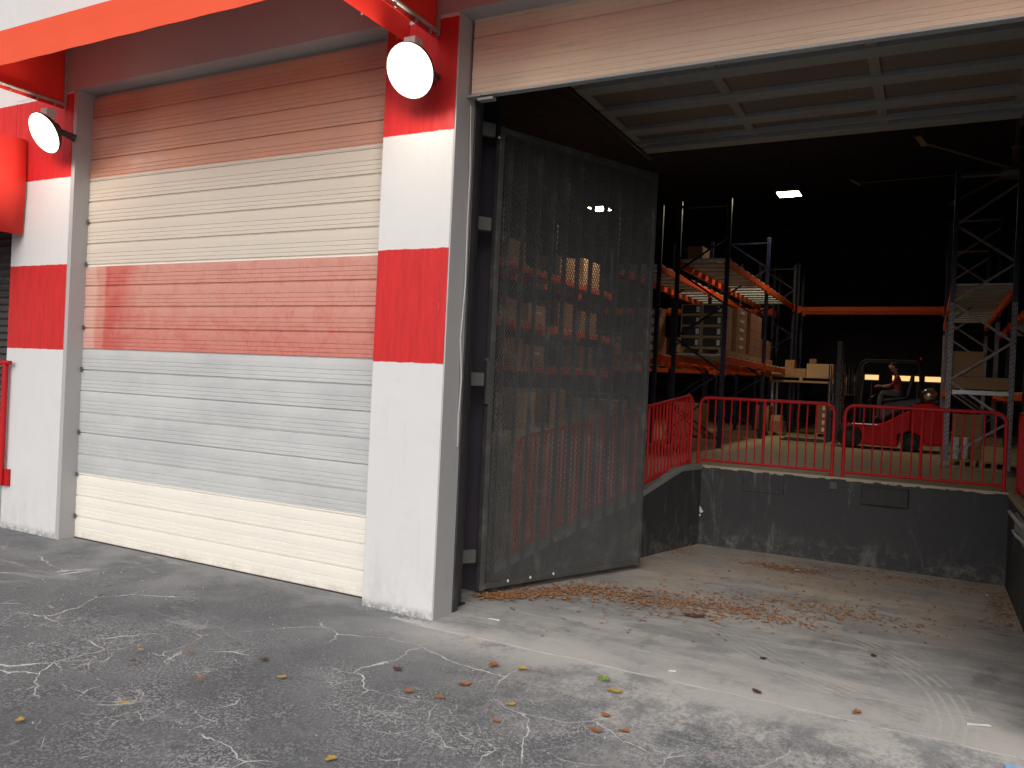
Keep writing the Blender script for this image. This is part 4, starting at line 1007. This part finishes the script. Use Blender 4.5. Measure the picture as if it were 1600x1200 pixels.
# ================================================================== HIGH BAY LIGHTS, FAN
def bay(x, y, z, label):
    l = thing('bay_light', label, 'light', (x, y, z), 'square bay lights under the roof')
    MB().box(x - .21, x + .21, y - .21, y + .21, z, z + .05).build('housing', M['lamp_dark'], l, bevel=.01)
    MB().box(x - .19, x + .19, y - .19, y + .19, z - .012, z - .001).build('diffuser', M['glow_bay'], l)
    MB().tube([(x, y, z + .09), (x, y, 7.0)], .01, 6).build('rod', M['lamp_dark'], l)
    ld = bpy.data.lights.new('lamp_light', 'AREA'); ld.shape = 'SQUARE'; ld.size = .36 * S; ld.energy = BAY_LAMP_W; ld.color = (1, .82, .60); ld.spread = R(165)
    lo = bpy.data.objects.new('lamp_light', ld); C.objects.link(lo); lo.parent = l; lo.location = (0, 0, -.02 * S)
bay(.70, 10.42, 5.5, 'bright square bay light hanging over the central aisle')
bay(-3.13, 10.63, 5.5, 'square bay light seen through the mesh gate')
Fn = thing('ceiling_fan', 'huge dim ceiling fan with long thin blades at upper right', 'fan', (4.38, 11.8, 5.9))
MB().lathe((4.38, 11.8, 5.86), (0, 0, 1), [(.05, 0), (.22, .02), (.26, .08), (.22, .16), (.1, .2), (.08, .5), (.12, .55)], 24).build('hub', M['fan'], Fn, smooth=True)
MB().tube([(4.38, 11.8, 6.3), (4.38, 11.8, 7.0)], .05, 10).build('rod', M['fan'], Fn, smooth=True)
for k in range(6):
    a = R(-124 + 60 * k - (4 if k == 4 else 0)); dv = Vector((math.cos(a), math.sin(a), 0)); sv_ = Vector((-dv.y, dv.x, 0)); c0 = Vector((4.38, 11.8, 5.98))
    bl = MB(); p, q = c0 + dv * .18, c0 + dv * 2.6
    bl.add([p - sv_ * .07 + Vector((0, 0, .03)), p + sv_ * .07, q + sv_ * .055, q - sv_ * .055 + Vector((0, 0, .02)), p - sv_ * .07 + Vector((0, 0, .045)), p + sv_ * .07 + Vector((0, 0, .012)), q + sv_ * .055 + Vector((0, 0, .012)), q - sv_ * .055 + Vector((0, 0, .035))],
           [(0, 1, 2, 3), (7, 6, 5, 4), (0, 4, 5, 1), (1, 5, 6, 2), (2, 6, 7, 3), (3, 7, 4, 0)])
    b = bl.build('blade', M['fan'], Fn)
    e = c0 + dv * 2.6
    MB().prism([(0, 0), (0, 0), (0, 0)], 'z', 0, 0) if 0 else None
    MB().add([e - sv_ * .06 - Vector((0, 0, .03)), e + sv_ * .06 - Vector((0, 0, .03)), e + sv_ * .05 + dv * .2 + Vector((0, 0, .09)), e - sv_ * .05 + dv * .2 + Vector((0, 0, .09)),
              e - sv_ * .06, e + sv_ * .06, e + sv_ * .05 + dv * .2 + Vector((0, 0, .105)), e - sv_ * .05 + dv * .2 + Vector((0, 0, .105))],
             [(0, 1, 2, 3), (7, 6, 5, 4), (0, 4, 5, 1), (1, 5, 6, 2), (2, 6, 7, 3), (3, 7, 4, 0)]).build('winglet', M['fan_tip'], Fn)

# ================================================================== LEAVES, SCRAPS
def leaf_mesh(mb, x, y, z, size, rot, curl, rnd, lobes=0):
    """a curled leaf: 2 x 5 grid, pointed at both ends"""
    ca, sa = math.cos(rot), math.sin(rot); pts = []; n = 6
    for i in range(n + 1):
        t = i / n; wdt = math.sin(math.pi * min(.97, max(.03, t))) ** .7 * .27 * size * (1 + (.25 * math.sin(i * 2.6) if lobes else 0))
        for sgn in (-1, 0, 1):
            u = (t - .5) * size; v = sgn * wdt; zz = z + .004 + curl * size * ((t - .5) ** 2 * 1.2 + (.35 if sgn else 0) * wdt / size) + (0 if sgn else -.0)
            pts.append((x + u * ca - v * sa, y + u * sa + v * ca, zz))
    fs = []
    for i in range(n):
        for k in range(2): fs.append((i * 3 + k, i * 3 + k + 1, (i + 1) * 3 + k + 1, (i + 1) * 3 + k))
    mb.add(pts, fs)
rnd = random.Random(21)
leaves = [  # x, y, size, material, label
 (-.87, -1.44, .05, 'leaf', 'small reddish leaf on the pale crack patch in front of the closed door'),
 (-.47, -1.71, .055, 'leaf', 'light brown leaf just below the small reddish leaf, left foreground'),
 (-1.14, -1.59, .04, 'leaf_yellow', 'tiny tan leaf left of the two brown leaves'),
 (-.11, -1.43, .055, 'leaf_yellow', 'yellow leaf alone on dark asphalt in front of the pilaster'),
 (.78, -2.04, .06, 'leaf_yellow', 'yellow leaf at the bottom centre edge of the photo'),
 (.62, -1.19, .07, 'leaf', 'brown leaf left one of the centre foreground pair'),
 (.81, -1.16, .07, 'leaf', 'orange brown leaf at the top of the branching crack'),
 (.83, -.92, .085, 'leaf', 'curled brown leaf above the branching crack'),
 (.37, -.95, .07, 'leaf_dark', 'dull brown leaf lying near the pilaster foot'),
 (-.40, -1.28, .06, 'leaf_dark', 'dull reddish leaf on the asphalt before the pilaster'),
 (.81, -.54, .085, 'leaf', 'brown leaf on pale dust right of the pilaster corner'),
 (.99, -.50, .07, 'leaf_yellow', 'tan leaf beside the brown one on pale dust'),
 (1.19, -1.02, .06, 'leaf_yellow', 'tan leaf on a light crack right of centre'),
 (1.69, -.86, .065, 'leaf', 'orange leaf below the green weed'),
 (1.71, -1.07, .07, 'leaf', 'brown curled leaf left one of the bottom right pair'),
 (1.84, -.99, .06, 'leaf', 'brown leaf right one of the bottom right pair'),
 (1.61, -.51, .09, 'leaf_yellow', 'pale tan leaf just below the green weed'),
 (.57, 1.15, .12, 'leaf', 'bright orange leaf in front of the gate litter'),
 (1.60, 1.32, .17, 'leaf_dark', 'long dark reddish leaf alone on the concrete slab'),
 (2.88, .0, .07, 'leaf', 'orange leaf beside the slab joint at right'),
 (-.75, -2.57, .05, 'leaf_yellow', 'tan leaf at the lower left corner of the photo'),
 (-.52, -2.16, .05, 'leaf_yellow', 'curled pale yellow leaf in the left foreground'),
 (-1.0, -1.75, .045, 'leaf_dark', 'dark curled leaf on the asphalt left of the cracks'),
 (1.23, -1.26, .05, 'leaf', 'small brown leaf near the bottom edge right of centre'),
 (2.33, -.02, .07, 'leaf_dark', 'dark leaf pair on the slab right of the weed'),
 (2.25, .62, .05, 'leaf_dark', 'dark brown leaf in the middle of the slab'),
 (2.9, 1.15, .06, 'leaf_dark', 'dark brown leaf on the slab near the tyre marks'),
]
for x, y, s_, m, lb in leaves:
    mb = MB(); leaf_mesh(mb, x, y, .006 if y < .3 else .004, s_ * 1.05, rnd.uniform(0, 6.28), rnd.uniform(.05, .45), rnd, 1)
    if s_ < .1: leaf_mesh(mb, x + .008, y + .006, .006, s_ * .85, rnd.uniform(0, 6.28), rnd.uniform(.1, .5), rnd, 1)
    tag(mb.build('dry_leaf', M[m], origin=(x, y, 0)), lb, 'leaf', 'dry leaves on the ground')
# litter drift: stuff
mb = MB(); rnd = random.Random(5)
path = [(-.02, .80), (.18, 1.0), (.36, 1.28), (.60, 1.55), (.95, 1.60), (1.30, 1.62), (1.55, 1.75), (1.95, 1.72)]
def along(t):
    k = t * (len(path) - 1); i = min(int(k), len(path) - 2); u = k - i
    return path[i][0] + (path[i + 1][0] - path[i][0]) * u, path[i][1] + (path[i + 1][1] - path[i][1]) * u
for _ in range(2400):
    t = rnd.random() ** 1.15; cx_, cy_ = along(t); sp = .05 + .26 * t
    leaf_mesh(mb, cx_ + rnd.gauss(0, sp), cy_ + rnd.gauss(-.03, sp * .8), .004 + (rnd.random() * .012 if t < .7 else 0), rnd.uniform(.010, .042) * (1.6 if rnd.random() < .08 else 1), rnd.uniform(0, 6.28), rnd.uniform(.0, .7), rnd)
for (cx_, cy_, sx_, sy_, n_) in ((1.95, 3.62, .20, .08, 420), (2.5, 2.2, .38, .16, 330), (.80, 3.85, .05, .25, 60), (1.95, 1.72, .30, .10, 330), (2.9, 3.9, .5, .12, 260), (3.78, 3.2, .06, .4, 200), (2.4, 2.9, .8, .7, 220), (1.0, 1.0, .5, .35, 70)):
    for _ in range(n_):
        leaf_mesh(mb, min(3.88, cx_ + rnd.gauss(0, sx_)), min(4.26, cy_ + rnd.gauss(0, sy_)), .004, rnd.uniform(.010, .045), rnd.uniform(0, 6.28), rnd.uniform(.0, .6), rnd)
tag(mb.build('leaf_litter', M['litter']), 'drift of dry brown leaf litter swept along the gate and over the slab', 'leaf litter', kind='stuff')
# fine debris along the asphalt
mb = MB()
for _ in range(420):
    x = rnd.uniform(-4, 3.9); y = -.3 - abs(rnd.gauss(0, 1.3)); 
    if y < -4: continue
    s_ = rnd.uniform(.004, .011); a = rnd.uniform(0, 3); z = .008
    mb.add([(x + s_ * math.cos(a), y + s_ * math.sin(a), z), (x - s_ * .6, y + s_ * .5, z + s_ * .3), (x + s_ * .3, y - s_ * .7, z), (x, y, z + s_ * .8)], [(0, 1, 3), (1, 2, 3), (2, 0, 3)])
tag(mb.build('grit', M['slab']), 'scattered pale grit on the asphalt', 'grit', kind='stuff')
# crumbs of dark mortar along the pilaster feet
mb = MB()
for (xa, xb) in ((-.70, .01), (-5.45, -4.5)):
    for _ in range(260):
        x = rnd.uniform(xa, xb); y = -.016 - abs(rnd.gauss(0, .035)); s_ = rnd.uniform(.004, .016); a = rnd.uniform(0, 6)
        mb.add([(x + s_ * math.cos(a), y + s_ * .6 * math.sin(a), .001), (x + s_ * math.cos(a + 2.1), y + s_ * .6 * math.sin(a + 2.1), .001), (x + s_ * math.cos(a + 4.2), y + s_ * .6 * math.sin(a + 4.2), .001), (x, y, s_ * .9)], [(0, 1, 3), (1, 2, 3), (2, 0, 3)])
tag(mb.build('mortar_crumbs', M['asphalt']), 'dark mortar crumbs along the feet of the pilasters', 'crumbs', kind='stuff')
# weed sprig
mb = MB()
for k in range(16):
    a = k * 2.4; l = rnd.uniform(.03, .06); x, y = 1.49, -.37; c_, s2 = math.cos(a), math.sin(a)
    mb.add([(x, y, .006), (x + c_ * l * .6 - s2 * .006, y + s2 * l * .6 + c_ * .006, .022), (x + c_ * l, y + s2 * l, .014), (x + c_ * l * .6 + s2 * .006, y + s2 * l * .6 - c_ * .006, .022)], [(0, 1, 2, 3)])
tag(mb.build('weed', M['weed'], origin=(1.49, -.37, 0)), 'small bright green weed sprouting from the slab joint', 'weed')
def scrap(x, y, a, L, W_, lb, mat='scrap', z=.006):
    ca, sa = math.cos(a), math.sin(a); pts = []
    for u, v, zz in ((-.5, -.3, 0), (-.2, -.5, .01), (.5, -.2, .004), (.45, .3, .008), (0, .5, 0), (-.45, .25, .006)): pts.append((x + u * L * ca - v * W_ * sa, y + u * L * sa + v * W_ * ca, z + zz))
    mb = MB().add(pts + [(p[0], p[1], p[2] - .003) for p in pts], [(0, 1, 2, 3, 4, 5), (11, 10, 9, 8, 7, 6)] + [(i, (i + 1) % 6, (i + 1) % 6 + 6, i + 6) for i in range(6)])
    tag(mb.build('paper_scrap', M[mat], origin=(x, y, 0)), lb, 'scrap')
scrap(3.49, .21, .35, .13, .035, 'white crumpled paper scrap at the right of the slab joint')
scrap(1.80, .02, .2, .05, .02, 'tiny white scrap right of the green weed')
scrap(.36, .29, -.1, .10, .035, 'pale stone chip beside the gate post', 'scrap')
scrap(2.05, 3.60, .0, .06, .03, 'white scrap lying in the leaf litter by the dock wall')
scrap(3.72, 3.72, .0, .03, .03, 'tiny white scrap near the right well corner')
tag(MB().box(3.58, 3.90, -.46, -.27, .007, .010).build('painted_mark', M['blue_paint'], origin=(3.7, -.35, 0)), 'light blue painted mark at the bottom right corner', 'painted mark')
